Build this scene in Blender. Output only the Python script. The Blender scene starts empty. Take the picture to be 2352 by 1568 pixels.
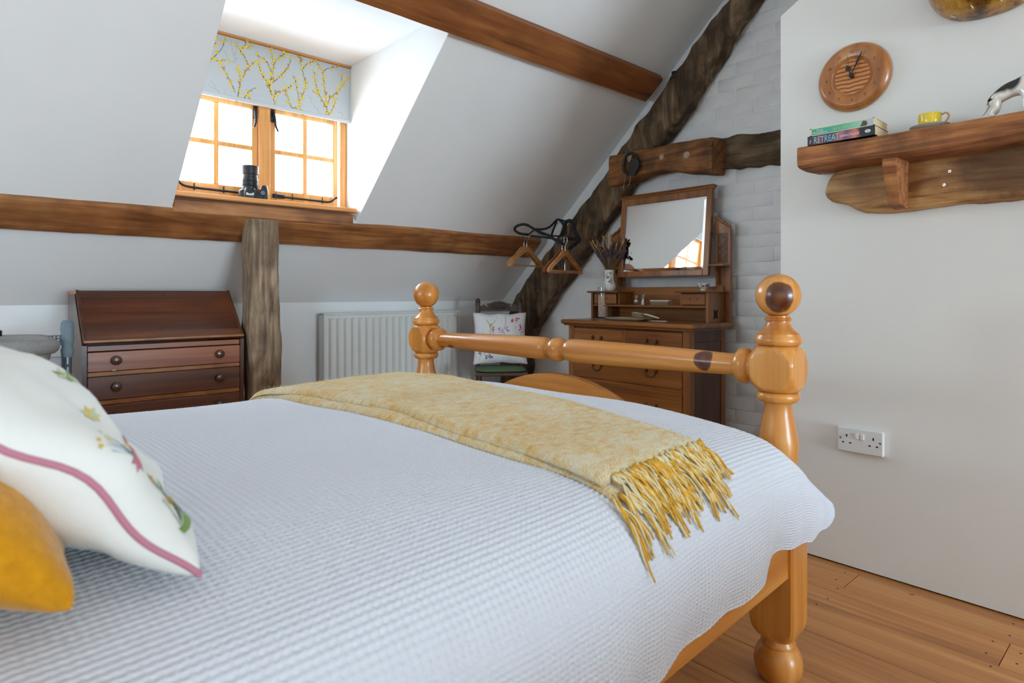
import bpy, math, random
import numpy as np
from mathutils import Vector, Matrix, noise as mnoise

# ------------------------------------------------------------------ camera, sky, exposure
scene = bpy.context.scene
COL = scene.collection
F_PX, HOR, CXP = 1415.0, 674.0, 1176.0          # focal length / horizon / centre in a 2352x1568 frame
CAM_H = 0.96
YAW = math.radians(47.95)                        # view axis against +X
cam = bpy.data.cameras.new('view_camera'); cam_ob = bpy.data.objects.new('view_camera', cam); COL.objects.link(cam_ob)
cam.sensor_width = 36.0; cam.lens = 36.0 * F_PX / 2352.0
cam.shift_y = -(784.0 - HOR) / 2352.0
cam.clip_start = 0.02
cam_ob.location = (0, 0, CAM_H); cam_ob.rotation_euler = (math.pi / 2, 0, YAW - math.pi / 2)
cam.dof.use_dof = True; cam.dof.focus_distance = 2.2; cam.dof.aperture_fstop = 4.5
scene.camera = cam_ob

world = bpy.data.worlds.new('overcast_sky'); scene.world = world; world.use_nodes = True
bg = world.node_tree.nodes['Background']
bg.inputs['Color'].default_value = (0.69, 0.85, 1.0, 1); bg.inputs['Strength'].default_value = 3.0

def daylight(loc, rot, sx, sy, radiance, col=(.655, .83, 1.0)):     # overcast daylight entering through a window opening
    l = bpy.data.lights.new('window_daylight', 'AREA'); l.shape = 'RECTANGLE'; l.size = sx; l.size_y = sy
    l.energy = radiance * math.pi * sx * sy; l.color = col
    o = bpy.data.objects.new('window_daylight', l); COL.objects.link(o); o.location = loc; o.rotation_euler = rot
daylight((1.23, 3.60, 1.78), (math.radians(-90), 0, 0), 1.5, 1.0, 18.0)            # dormer, shines to -Y
daylight((1.05, -6.7, 0.95), (math.radians(90), 0, 0), 2.6, 1.9, 20.0)              # rear window, shines to +Y
daylight((-2.45, 2.25, 1.35), (0, math.radians(-90), 0), 1.1, 1.2, 8.5)            # fill lamp at the added head-end window, shines to +X

vs = scene.view_settings
vs.view_transform = 'Standard'; vs.look = 'None'; vs.gamma = 1.0; vs.use_curve_mapping = False
vs.exposure = 0.78
try:
    scene.cycles.use_denoising = True
    scene.cycles.max_bounces = 7; scene.cycles.diffuse_bounces = 4; scene.cycles.adaptive_threshold = 0.03; scene.cycles.transparent_max_bounces = 12
    scene.cycles.sample_clamp_indirect = 10.0
    scene.cycles.caustics_reflective = False; scene.cycles.caustics_refractive = False
except Exception:
    pass

# ------------------------------------------------------------------ pixel helpers (photo frame -> place)
CA, SA = math.cos(YAW), math.sin(YAW)
def ray(px, py):
    l = (px - CXP) / F_PX; u = (HOR - py) / F_PX
    return Vector((CA + SA * l, SA - CA * l, u))
ORG = Vector((0, 0, CAM_H))
def onX(px, py, X): d = ray(px, py); return ORG + d * (X / d.x)
def onY(px, py, Y): d = ray(px, py); return ORG + d * (Y / d.y)
def onZ(px, py, Z): d = ray(px, py); return ORG + d * ((Z - CAM_H) / d.z)

# ------------------------------------------------------------------ object helpers
W = {}
def _tag(o, label=None, cat=None, group=None, kind=None):
    if label: o['label'] = label
    if cat: o['category'] = cat
    if group: o['group'] = group
    if kind: o['kind'] = kind
    return o
def thing(name, loc, label=None, cat=None, group=None, kind=None, rot=(0, 0, 0)):
    o = bpy.data.objects.new(name, None); COL.objects.link(o)
    o.location = loc; o.rotation_euler = rot; o.empty_display_size = 0.05
    from mathutils import Euler
    W[o.name] = Matrix.Translation(Vector(loc)) @ Euler(rot).to_matrix().to_4x4()
    return _tag(o, label, cat, group, kind)

class MB:
    def __init__(s): s.v = []; s.f = []; s.m = []
    def add(s, verts, faces, m=0):
        b = len(s.v); s.v.extend([Vector(p) for p in verts])
        for f in faces: s.f.append([b + i for i in f]); s.m.append(m)
        return s
    def box(s, x0, x1, y0, y1, z0, z1, c=0.0, m=0, M=None):
        if x0 > x1: x0, x1 = x1, x0
        if y0 > y1: y0, y1 = y1, y0
        if z0 > z1: z0, z1 = z1, z0
        c = min(c, (x1 - x0) * .45, (y1 - y0) * .45, (z1 - z0) * .45)
        if c <= 0:
            vs = [Vector((x, y, z)) for x in (x0, x1) for y in (y0, y1) for z in (z0, z1)]
            fs = [(0, 1, 3, 2), (4, 6, 7, 5), (0, 4, 5, 1), (2, 3, 7, 6), (0, 2, 6, 4), (1, 5, 7, 3)]
        else:
            vs = []; idx = {}
            X, Y, Z = (x0, x1), (y0, y1), (z0, z1)
            for i in (0, 1):
                for j in (0, 1):
                    for k in (0, 1):
                        sx, sy, sz = (1 - 2 * i) * c, (1 - 2 * j) * c, (1 - 2 * k) * c
                        idx[i, j, k, 0] = len(vs); vs.append(Vector((X[i], Y[j] + sy, Z[k] + sz)))
                        idx[i, j, k, 1] = len(vs); vs.append(Vector((X[i] + sx, Y[j], Z[k] + sz)))
                        idx[i, j, k, 2] = len(vs); vs.append(Vector((X[i] + sx, Y[j] + sy, Z[k])))
            cen = Vector(((x0 + x1) / 2, (y0 + y1) / 2, (z0 + z1) / 2)); fs = []
            def face(ids):
                n = (vs[ids[1]] - vs[ids[0]]).cross(vs[ids[2]] - vs[ids[0]])
                mid = sum((vs[i] for i in ids), Vector()) / len(ids) - cen
                fs.append(tuple(ids) if n.dot(mid) > 0 else tuple(reversed(ids)))
            for i in (0, 1):
                face([idx[i, 0, 0, 0], idx[i, 1, 0, 0], idx[i, 1, 1, 0], idx[i, 0, 1, 0]])
                face([idx[0, i, 0, 1], idx[1, i, 0, 1], idx[1, i, 1, 1], idx[0, i, 1, 1]])
                face([idx[0, 0, i, 2], idx[1, 0, i, 2], idx[1, 1, i, 2], idx[0, 1, i, 2]])
                for j in (0, 1):
                    face([idx[i, j, 0, 0], idx[i, j, 1, 0], idx[i, j, 1, 1], idx[i, j, 0, 1]])
                    face([idx[i, 0, j, 0], idx[i, 1, j, 0], idx[i, 1, j, 2], idx[i, 0, j, 2]])
                    face([idx[0, i, j, 1], idx[1, i, j, 1], idx[1, i, j, 2], idx[0, i, j, 2]])
                    for k in (0, 1): face([idx[i, j, k, 0], idx[i, j, k, 1], idx[i, j, k, 2]])
        if M is not None: vs = [M @ p for p in vs]
        return s.add(vs, fs, m)
    def lathe(s, prof, n=32, M=None, m=0, caps=True):
        vs = []; fs = []
        for r, z in prof:
            for i in range(n):
                a = 2 * math.pi * i / n; vs.append(Vector((r * math.cos(a), r * math.sin(a), z)))
        for k in range(len(prof) - 1):
            for i in range(n):
                j = (i + 1) % n; fs.append((k * n + i, k * n + j, (k + 1) * n + j, (k + 1) * n + i))
        if caps:
            if prof[0][0] > 1e-4: fs.append(tuple(reversed(range(n))))
            if prof[-1][0] > 1e-4: fs.append(tuple((len(prof) - 1) * n + i for i in range(n)))
        if M is not None: vs = [M @ p for p in vs]
        return s.add(vs, fs, m)
    def tube(s, pts, r, n=8, m=0, caps=True, closed=False):
        pts = [Vector(p) for p in pts]; k = len(pts)
        rs = r if isinstance(r, (list, tuple)) else [r] * k
        vs = []; fs = []; up = None
        for i in range(k):
            if closed: t = pts[(i + 1) % k] - pts[i - 1]
            else: t = pts[min(i + 1, k - 1)] - pts[max(i - 1, 0)]
            if t.length < 1e-9: t = Vector((0, 0, 1))
            t.normalize()
            if up is None:
                up = Vector((0, 0, 1)) if abs(t.z) < .9 else Vector((1, 0, 0))
            a = up - t * up.dot(t)
            if a.length < 1e-6: a = t.orthogonal()
            a.normalize(); up = a; b = t.cross(a)
            for q in range(n):
                w = 2 * math.pi * q / n; vs.append(pts[i] + (a * math.cos(w) + b * math.sin(w)) * rs[i])
        seg = k if closed else k - 1
        for i in range(seg):
            i2 = (i + 1) % k
            for q in range(n):
                q2 = (q + 1) % n; fs.append((i * n + q, i * n + q2, i2 * n + q2, i2 * n + q))
        if caps and not closed:
            fs.append(tuple(reversed(range(n)))); fs.append(tuple((k - 1) * n + q for q in range(n)))
        return s.add(vs, fs, m)
    def prism(s, poly, off, m=0, mside=None):
        poly = [Vector(p) for p in poly]; off = Vector(off); n = len(poly)
        b = len(s.v); s.v.extend(poly); s.v.extend([p + off for p in poly])
        nrm = Vector()
        for i in range(n):
            p, q = poly[i], poly[(i + 1) % n]
            nrm += p.cross(q)
        flip = nrm.dot(off) > 0
        fr = list(range(n)); bk = [n + i for i in range(n)]
        s.f.append([b + i for i in (reversed(fr) if flip else fr)]); s.m.append(m)
        s.f.append([b + i for i in (bk if flip else reversed(bk))]); s.m.append(m)
        for i in range(n):
            j = (i + 1) % n
            q = [b + i, b + j, b + n + j, b + n + i]
            s.f.append(q if flip else list(reversed(q))); s.m.append(m if mside is None else mside)
        return s
    def sphere(s, c, r, n=16, k=10, m=0, M=None):
        rx, ry, rz = (r, r, r) if not isinstance(r, (tuple, list)) else r
        prof = []
        vs = []; fs = []
        for i in range(k + 1):
            t = math.pi * i / k
            for j in range(n):
                a = 2 * math.pi * j / n
                vs.append(Vector((rx * math.sin(t) * math.cos(a), ry * math.sin(t) * math.sin(a), -rz * math.cos(t))))
        for i in range(k):
            for j in range(n):
                j2 = (j + 1) % n; fs.append((i * n + j, i * n + j2, (i + 1) * n + j2, (i + 1) * n + j))
        c = Vector(c)
        vs = [(M @ p if M is not None else p) + c for p in vs]
        return s.add(vs, fs, m)
    def ellipse(s, c, a, b, n=10, m=0):
        c = Vector(c); a = Vector(a); b = Vector(b)
        return s.add([c + a * math.cos(2 * math.pi * i / n) + b * math.sin(2 * math.pi * i / n) for i in range(n)], [tuple(range(n))], m)
    def ribbon(s, pts, nrm, w, m=0):
        pts = [Vector(p) for p in pts]; nrm = Vector(nrm); k = len(pts); vs = []
        ws = w if isinstance(w, (list, tuple)) else [w] * k
        for i in range(k):
            t = (pts[min(i + 1, k - 1)] - pts[max(i - 1, 0)]).normalized(); a = t.cross(nrm).normalized()
            vs += [pts[i] + a * ws[i] / 2, pts[i] - a * ws[i] / 2]
        return s.add(vs, [(2 * i, 2 * i + 1, 2 * i + 3, 2 * i + 2) for i in range(k - 1)], m)
    def loft(s, rings, n=48, M=None, m=0):            # rings: (z, hx, hy, p[, cx, cy])
        vs = []; fs = []
        for R in rings:
            z, hx, hy, p = R[:4]; cx, cy = (R[4], R[5]) if len(R) > 4 else (0, 0)
            for i in range(n):
                a = 2 * math.pi * (i + .5) / n; c_, s_ = math.cos(a), math.sin(a)
                r = (abs(c_) ** p + abs(s_) ** p) ** (-1 / p)
                vs.append(Vector((cx + hx * r * c_, cy + hy * r * s_, z)))
        for k in range(len(rings) - 1):
            for i in range(n):
                j = (i + 1) % n; fs.append((k * n + i, k * n + j, (k + 1) * n + j, (k + 1) * n + i))
        fs.append(tuple(reversed(range(n)))); fs.append(tuple((len(rings) - 1) * n + i for i in range(n)))
        if M is not None: vs = [M @ p for p in vs]
        return s.add(vs, fs, m)
    def build(s, name, mat, parent=None, smooth=None, label=None, cat=None, group=None, kind=None, at=None):
        me = bpy.data.meshes.new(name)
        Wm = W[parent.name] if parent is not None else (Matrix.Translation(Vector(at)) if at is not None else Matrix.Identity(4))
        inv = Wm.inverted()
        me.from_pydata([inv @ p for p in s.v], [], s.f)
        for mm in (mat if isinstance(mat, (list, tuple)) else [mat]): me.materials.append(mm)
        if isinstance(mat, (list, tuple)): me.polygons.foreach_set('material_index', s.m)
        if smooth is not None:
            me.polygons.foreach_set('use_smooth', [True] * len(me.polygons))
            if smooth < 179: me.set_sharp_from_angle(angle=math.radians(smooth))
        me.update()
        o = bpy.data.objects.new(name, me); COL.objects.link(o)
        if parent is not None: o.parent = parent
        elif at is not None: o.location = at
        W[o.name] = Wm
        return _tag(o, label, cat, group, kind)

def copy_tree(o, loc=None, rotz=None, parent=None, **tags):
    c = o.copy(); COL.objects.link(c); c.parent = parent
    if loc is not None: c.location = loc
    if rotz is not None: c.rotation_euler = (0, 0, rotz)
    for ch in list(o.children): copy_tree(ch, parent=c)
    _tag(c, **tags); return c

def sweep(mb, cen, ru, rv, hu, hv, n=24, p=5.0, amp=0.0, freq=6.0, seed=0, m=0, sub=1):
    """rounded-rectangular timber along the points CEN; RU/RV cross directions, HU/HV half sizes"""
    k = len(cen); vs = []; fs = []
    for i in range(k):
        u = Vector(ru[i] if isinstance(ru, list) else ru); v = Vector(rv[i] if isinstance(rv, list) else rv)
        a_, b_ = (hu[i] if isinstance(hu, list) else hu), (hv[i] if isinstance(hv, list) else hv)
        for q in range(n):
            w = 2 * math.pi * (q + .5) / n; c_, s_ = math.cos(w), math.sin(w)
            r = (abs(c_) ** p + abs(s_) ** p) ** (-1 / p)
            d = u * (a_ * r * c_) + v * (b_ * r * s_)
            P = Vector(cen[i]) + d
            if amp:
                q1 = mnoise.fractal(P * freq + Vector((seed * 7.1, seed * 3.3, 0)), 1.0, 2.0, 4)
                P = P + d.normalized() * amp * q1
            vs.append(P)
    for i in range(k - 1):
        for q in range(n):
            q2 = (q + 1) % n; fs.append((i * n + q, i * n + q2, (i + 1) * n + q2, (i + 1) * n + q))
    fs.append(tuple(reversed(range(n)))); fs.append(tuple((k - 1) * n + q for q in range(n)))
    return mb.add(vs, fs, m)

def resample(pts, n):
    pts = [Vector(p) for p in pts]; d = [0]
    for i in range(1, len(pts)): d.append(d[-1] + (pts[i] - pts[i - 1]).length)
    out = []
    for i in range(n):
        t = d[-1] * i / (n - 1); k = 0
        while k < len(d) - 2 and d[k + 1] < t: k += 1
        f = (t - d[k]) / max(d[k + 1] - d[k], 1e-9); out.append(pts[k].lerp(pts[k + 1], f))
    return out
def smooth_path(pts, n=40):
    pts = [Vector(p) for p in pts]; P = [pts[0] * 2 - pts[1]] + pts + [pts[-1] * 2 - pts[-2]]; out = []
    segs = len(pts) - 1; per = max(2, n // segs)
    for i in range(segs):
        p0, p1, p2, p3 = P[i:i + 4]
        for j in range(per):
            t = j / per
            out.append(.5 * ((2 * p1) + (p2 - p0) * t + (2 * p0 - 5 * p1 + 4 * p2 - p3) * t * t + (3 * p1 - p0 - 3 * p2 + p3) * t ** 3))
    out.append(pts[-1]); return out

def text_mb(s, size, M, m=0, mb=None, align='LEFT', sx=1.0, ext=0.0):
    cu = bpy.data.curves.new('t', 'FONT'); cu.body = s; cu.size = size; cu.align_x = align; cu.resolution_u = 3; cu.extrude = ext
    o = bpy.data.objects.new('t', cu); COL.objects.link(o)
    dg = bpy.context.evaluated_depsgraph_get(); me = bpy.data.meshes.new_from_object(o.evaluated_get(dg))
    mb = mb or MB()
    mb.add([M @ Vector((v.co.x * sx, v.co.y, v.co.z)) for v in me.vertices], [tuple(p.vertices) for p in me.polygons], m)
    bpy.data.objects.remove(o); bpy.data.curves.remove(cu); bpy.data.meshes.remove(me)
    return mb
def frame(o, x, y, z=None):
    x = Vector(x); y = Vector(y); z = Vector(z) if z is not None else x.cross(y)
    M = Matrix.Identity(4)
    for i in range(3): M[i][0], M[i][1], M[i][2], M[i][3] = x[i], y[i], z[i], Vector(o)[i]
    return M

# ------------------------------------------------------------------ materials
def S(r, g, b):
    def f(c):
        c /= 255.0
        return c / 12.92 if c <= .04045 else ((c + .055) / 1.055) ** 2.4
    return (f(r), f(g), f(b), 1.0)
def new_mat(name):
    m = bpy.data.materials.new(name); m.use_nodes = True
    nt = m.node_tree; return m, nt, nt.nodes['Principled BSDF']
def N(nt, t, **kw):
    n = nt.nodes.new(t)
    for k, v in kw.items(): setattr(n, k, v)
    return n
def ramp(nt, stops):
    r = N(nt, 'ShaderNodeValToRGB'); e = r.color_ramp.elements
    while len(e) < len(stops): e.new(.5)
    for el, (p, c) in zip(e, stops): el.position = p; el.color = c
    return r
def plain(name, col, rough=.5, metal=0.0, noise=0.0, nscale=30, bump=0.0, bscale=60, coat=0.0, trans=0.0, spec=.5, sheen=0.0, alpha=1.0, ior=1.45):
    m, nt, b = new_mat(name); L = nt.links.new
    b.inputs['Base Color'].default_value = col; b.inputs['Roughness'].default_value = rough; b.inputs['Metallic'].default_value = metal
    b.inputs['Coat Weight'].default_value = coat; b.inputs['Transmission Weight'].default_value = trans; b.inputs['IOR'].default_value = ior
    b.inputs['Specular IOR Level'].default_value = spec; b.inputs['Sheen Weight'].default_value = sheen; b.inputs['Alpha'].default_value = alpha
    if noise or bump: tc = N(nt, 'ShaderNodeTexCoord')
    if noise:
        n = N(nt, 'ShaderNodeTexNoise'); n.inputs['Scale'].default_value = nscale; n.inputs['Detail'].default_value = 5
        L(tc.outputs['Object'], n.inputs['Vector'])
        a = tuple(max(0, c * (1 - noise)) for c in col[:3]) + (1,); z = tuple(min(1, c * (1 + noise)) for c in col[:3]) + (1,)
        r = ramp(nt, [(.3, a), (.7, z)]); L(n.outputs['Fac'], r.inputs['Fac']); L(r.outputs['Color'], b.inputs['Base Color'])
    if bump:
        n2 = N(nt, 'ShaderNodeTexNoise'); n2.inputs['Scale'].default_value = bscale; n2.inputs['Detail'].default_value = 4
        L(tc.outputs['Object'], n2.inputs['Vector'])
        bp = N(nt, 'ShaderNodeBump'); bp.inputs['Strength'].default_value = bump; bp.inputs['Distance'].default_value = .004
        L(n2.outputs['Fac'], bp.inputs['Height']); L(bp.outputs['Normal'], b.inputs['Normal'])
    return m
def wood(name, dark, mid, light, axis='X', scale=18.0, stretch=.07, rough=.4, bump=.15, coat=0.0, distort=.8, knots=(), var=0.0, patch=None, patch_amt=.0, pscale=2.0, coatr=.2):
    m, nt, b = new_mat(name); L = nt.links.new
    tc = N(nt, 'ShaderNodeTexCoord'); oi = N(nt, 'ShaderNodeObjectInfo')
    off = N(nt, 'ShaderNodeVectorMath', operation='SCALE'); cb = N(nt, 'ShaderNodeCombineXYZ')
    for i in range(3): L(oi.outputs['Random'], cb.inputs[i])
    L(cb.outputs[0], off.inputs[0]); off.inputs['Scale'].default_value = 13.7
    ad = N(nt, 'ShaderNodeVectorMath', operation='ADD'); L(tc.outputs['Object'], ad.inputs[0]); L(off.outputs[0], ad.inputs[1])
    mp = N(nt, 'ShaderNodeMapping'); sc = [scale] * 3; sc['XYZ'.index(axis)] = scale * stretch
    mp.inputs['Scale'].default_value = sc; L(ad.outputs[0], mp.inputs['Vector'])
    n1 = N(nt, 'ShaderNodeTexNoise'); n1.inputs['Scale'].default_value = 1.0; n1.inputs['Detail'].default_value = 4; n1.inputs['Distortion'].default_value = distort
    L(mp.outputs[0], n1.inputs['Vector'])
    mp2 = N(nt, 'ShaderNodeMapping'); sc2 = [scale * 7] * 3; sc2['XYZ'.index(axis)] = scale * stretch * 2
    mp2.inputs['Scale'].default_value = sc2; L(ad.outputs[0], mp2.inputs['Vector'])
    n2 = N(nt, 'ShaderNodeTexNoise'); n2.inputs['Scale'].default_value = 1.0; n2.inputs['Detail'].default_value = 3
    L(mp2.outputs[0], n2.inputs['Vector'])
    mx = N(nt, 'ShaderNodeMath', operation='MULTIPLY_ADD'); L(n2.outputs['Fac'], mx.inputs[0]); mx.inputs[1].default_value = .35
    sb = N(nt, 'ShaderNodeMath', operation='MULTIPLY_ADD'); L(n1.outputs['Fac'], sb.inputs[0]); sb.inputs[1].default_value = .95; sb.inputs[2].default_value = -.16
    L(sb.outputs[0], mx.inputs[2])
    r = ramp(nt, [(.28, dark), (.5, mid), (.74, light)]); L(mx.outputs[0], r.inputs['Fac'])
    col = r.outputs['Color']
    if patch is not None:
        n3 = N(nt, 'ShaderNodeTexNoise'); n3.inputs['Scale'].default_value = pscale; n3.inputs['Detail'].default_value = 5; L(ad.outputs[0], n3.inputs['Vector'])
        r3 = ramp(nt, [(.42, (0, 0, 0, 1)), (.68, (patch_amt,) * 3 + (1,))]); L(n3.outputs['Fac'], r3.inputs['Fac'])
        mm = N(nt, 'ShaderNodeMix', data_type='RGBA'); L(r3.outputs['Color'], mm.inputs[0]); L(col, mm.inputs[6]); mm.inputs[7].default_value = patch
        col = mm.outputs[2]
    if var:
        hs = N(nt, 'ShaderNodeHueSaturation'); ma = N(nt, 'ShaderNodeMath', operation='MULTIPLY_ADD')
        L(oi.outputs['Random'], ma.inputs[0]); ma.inputs[1].default_value = var * 2; ma.inputs[2].default_value = 1 - var
        L(ma.outputs[0], hs.inputs['Value']); L(col, hs.inputs['Color']); col = hs.outputs['Color']
    for (kx, ky, kz, rad, kc, sh, *ex_) in knots:                      # knots: position in the object's own frame
        mpk = N(nt, 'ShaderNodeMapping'); mpk.inputs['Location'].default_value = (-kx, -ky, -kz); L(tc.outputs['Object'], mpk.inputs['Vector'])
        mpk2 = N(nt, 'ShaderNodeMapping'); mpk2.inputs['Scale'].default_value = sh; L(mpk.outputs[0], mpk2.inputs['Vector'])
        nk = N(nt, 'ShaderNodeTexNoise'); nk.inputs['Scale'].default_value = 40; L(tc.outputs['Object'], nk.inputs['Vector'])
        ln = N(nt, 'ShaderNodeVectorMath', operation='LENGTH'); L(mpk2.outputs[0], ln.inputs[0])
        aa = N(nt, 'ShaderNodeMath', operation='MULTIPLY_ADD'); L(nk.outputs['Fac'], aa.inputs[0]); aa.inputs[1].default_value = rad * .35; L(ln.outputs['Value'], aa.inputs[2])
        ka = ex_[0] if ex_ else 1.0; k0 = ex_[1] if ex_ else .92
        rk = ramp(nt, [(.0, (.75 * ka,) * 3 + (1,)), (k0 * .6, (ka,) * 3 + (1,)), (k0, (.9 * ka,) * 3 + (1,)), (1.0, (0, 0, 0, 1))])
        dv = N(nt, 'ShaderNodeMath', operation='DIVIDE'); L(aa.outputs[0], dv.inputs[0]); dv.inputs[1].default_value = rad * 1.2
        L(dv.outputs[0], rk.inputs['Fac'])
        mk = N(nt, 'ShaderNodeMix', data_type='RGBA'); L(rk.outputs['Color'], mk.inputs[0]); L(col, mk.inputs[6]); mk.inputs[7].default_value = kc
        col = mk.outputs[2]
    L(col, b.inputs['Base Color']); b.inputs['Roughness'].default_value = rough
    b.inputs['Coat Weight'].default_value = coat; b.inputs['Coat Roughness'].default_value = coatr
    if bump:
        bp = N(nt, 'ShaderNodeBump'); bp.inputs['Strength'].default_value = bump; bp.inputs['Distance'].default_value = .003
        L(mx.outputs[0], bp.inputs['Height']); L(bp.outputs['Normal'], b.inputs['Normal'])
    return m
def old_timber(name, axis='Z', tint=1.0, warm=0.0, amt=.75, cols=((66, 48, 32), (116, 90, 62), (160, 134, 100))):
    c = lambda r, g, b: S(r * tint, g * tint, b * tint * (1 - warm))
    m = wood(name, c(*cols[0]), c(*cols[1]), c(*cols[2]), axis, 9.0, .22, .85, .9, distort=2.4, patch=c(50, 36, 24), patch_amt=amt, pscale=7.0)
    nt = m.node_tree; b = nt.nodes['Principled BSDF']; L = nt.links.new
    tc = N(nt, 'ShaderNodeTexCoord'); n = N(nt, 'ShaderNodeTexNoise'); n.inputs['Scale'].default_value = 55; n.inputs['Detail'].default_value = 6; L(tc.outputs['Object'], n.inputs['Vector'])
    bp = [x for x in nt.nodes if x.type == 'BUMP'][0]
    b2 = N(nt, 'ShaderNodeBump'); b2.inputs['Strength'].default_value = .6; b2.inputs['Distance'].default_value = .008
    L(n.outputs['Fac'], b2.inputs['Height']); L(bp.outputs['Normal'], b2.inputs['Normal']); L(b2.outputs['Normal'], b.inputs['Normal'])
    return m

M_WALL = plain('white_plaster', (.875, .872, .865, 1), .9, bump=.12, bscale=14, spec=.2, noise=.015, nscale=3)
M_CHIM = plain('cream_plaster', (.80, .785, .745, 1), .9, bump=.12, bscale=14, spec=.2, noise=.015, nscale=3)
M_ROUGH = plain('rough_limewash', (.84, .82, .805, 1), .95, bump=.7, bscale=22, spec=.15, noise=.03, nscale=9)
M_BRICK = plain('painted_brick', (.84, .82, .805, 1), .93, bump=.5, bscale=40, spec=.15, noise=.03, nscale=12)
M_OUT = plain('outer_render', (.5, .5, .5, 1), .9)
PD, PM, PL = S(184, 108, 36), S(218, 143, 62), S(236, 172, 92)
KN = S(70, 28, 14)
M_PINE = wood('honey_pine', PD, PM, PL, 'Z', 9, .10, .33, .05, .35)
M_PINE_Y = wood('honey_pine_rail', PD, PM, PL, 'Y', 9, .10, .33, .05, .35)
M_PINE_X = wood('honey_pine_side', PD, PM, PL, 'X', 9, .10, .33, .05, .35)
M_WINWOOD = wood('window_pine', S(196, 130, 62), S(222, 156, 84), S(238, 182, 112), 'Z', 14, .08, .4, .08, .2)
M_SILL = wood('sill_pine', S(196, 126, 62), S(222, 150, 82), S(236, 172, 104), 'X', 14, .08, .4, .08, .2)
M_BEAM = wood('new_oak_beam', S(116, 66, 34), S(164, 104, 56), S(192, 134, 80), 'X', 9, .14, .55, .3, distort=2.4, patch=S(80, 42, 20), patch_amt=.6, pscale=5)
M_PURLIN = wood('purlin_oak', S(108, 58, 26), S(150, 88, 42), S(176, 112, 60), 'X', 8, .10, .55, .3, distort=1.8, patch=S(78, 40, 18), patch_amt=.5, pscale=3)
M_OLDZ = old_timber('weathered_post_oak', 'Z', 1.12, amt=.4, cols=((74, 58, 46), (128, 106, 84), (172, 150, 124)))
M_CRUCK = old_timber('weathered_cruck_oak', 'Z', .90)
M_COLLAR = old_timber('old_collar_oak', 'Y', .82)
M_SPLICE = wood('splice_oak', S(70, 40, 20), S(138, 88, 44), S(172, 118, 66), 'Y', 12, .15, .8, .6, distort=2.0, patch=S(60, 36, 20), patch_amt=.7, pscale=8)
M_FLOOR = wood('oak_floor', S(166, 104, 54), S(202, 136, 74), S(220, 158, 94), 'Y', 11, .06, .38, .08, .15, var=.10)
M_GAP = plain('floor_gap', S(50, 32, 18), .9)
M_MAHOG = wood('dark_mahogany', S(62, 28, 14), S(98, 50, 27), S(124, 70, 38), 'X', 12, .06, .32, .06, .4, patch=S(58, 26, 14), patch_amt=.5, pscale=3)
M_MAHOG_Z = wood('dark_mahogany_side', S(60, 30, 18), S(84, 46, 28), S(104, 62, 38), 'Z', 12, .06, .35, .06, .3)
M_DRAWER = wood('red_brown_drawer', S(118, 62, 36), S(156, 90, 56), S(176, 108, 70), 'X', 14, .05, .35, .06, .3)
M_DRAWER2 = wood('plum_brown_drawer', S(70, 36, 24), S(104, 60, 40), S(122, 76, 52), 'X', 14, .05, .35, .06, .3)
M_BAND = wood('pale_banding', S(130, 80, 36), S(164, 106, 54), S(184, 126, 70), 'X', 30, .3, .4, .06, .2)
M_KNOB = plain('dark_knob_wood', S(84, 48, 32), .25, noise=.2, coat=.5)
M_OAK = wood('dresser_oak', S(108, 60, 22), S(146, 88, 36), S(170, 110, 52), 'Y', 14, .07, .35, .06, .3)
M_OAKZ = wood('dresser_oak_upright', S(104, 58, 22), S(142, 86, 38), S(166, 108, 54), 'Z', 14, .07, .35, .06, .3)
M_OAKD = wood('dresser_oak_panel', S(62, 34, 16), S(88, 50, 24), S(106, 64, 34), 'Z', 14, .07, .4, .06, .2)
M_WHITE = plain('white_enamel', (.78, .78, .77, 1), .35)
M_RAD = plain('radiator_enamel', (.77, .765, .73, 1), .35)
M_BLACK = plain('black_iron', (.02, .022, .025, 1), .38, metal=.6)
M_BLK = plain('black_plastic', (.012, .013, .015, 1), .42)
M_BRASS = plain('antique_brass', S(92, 76, 44), .35, metal=.9)
M_CHROME = plain('chrome', (.8, .8, .8, 1), .15, metal=1)
# ================================================================== the room
XG, YK, ZK, SLP = 3.28, 3.75, 0.904, 0.90          # gable plane, eaves wall plane, its height, roof pitch
X0, YR, ZC = -2.3, -6.5, 2.80
def zs(y): return ZK + SLP * (YK - y)
def ys(z): return YK - (z - ZK) / SLP
SN = Vector((0, -SLP, -1)).normalized()             # slope normal, into the room
SE = Vector((0, -1, SLP)).normalized()              # up the slope
DX0, DX1, DY0, DY1, DZ = .755, 1.71, ys(2.281), 3.235, 2.281

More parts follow.
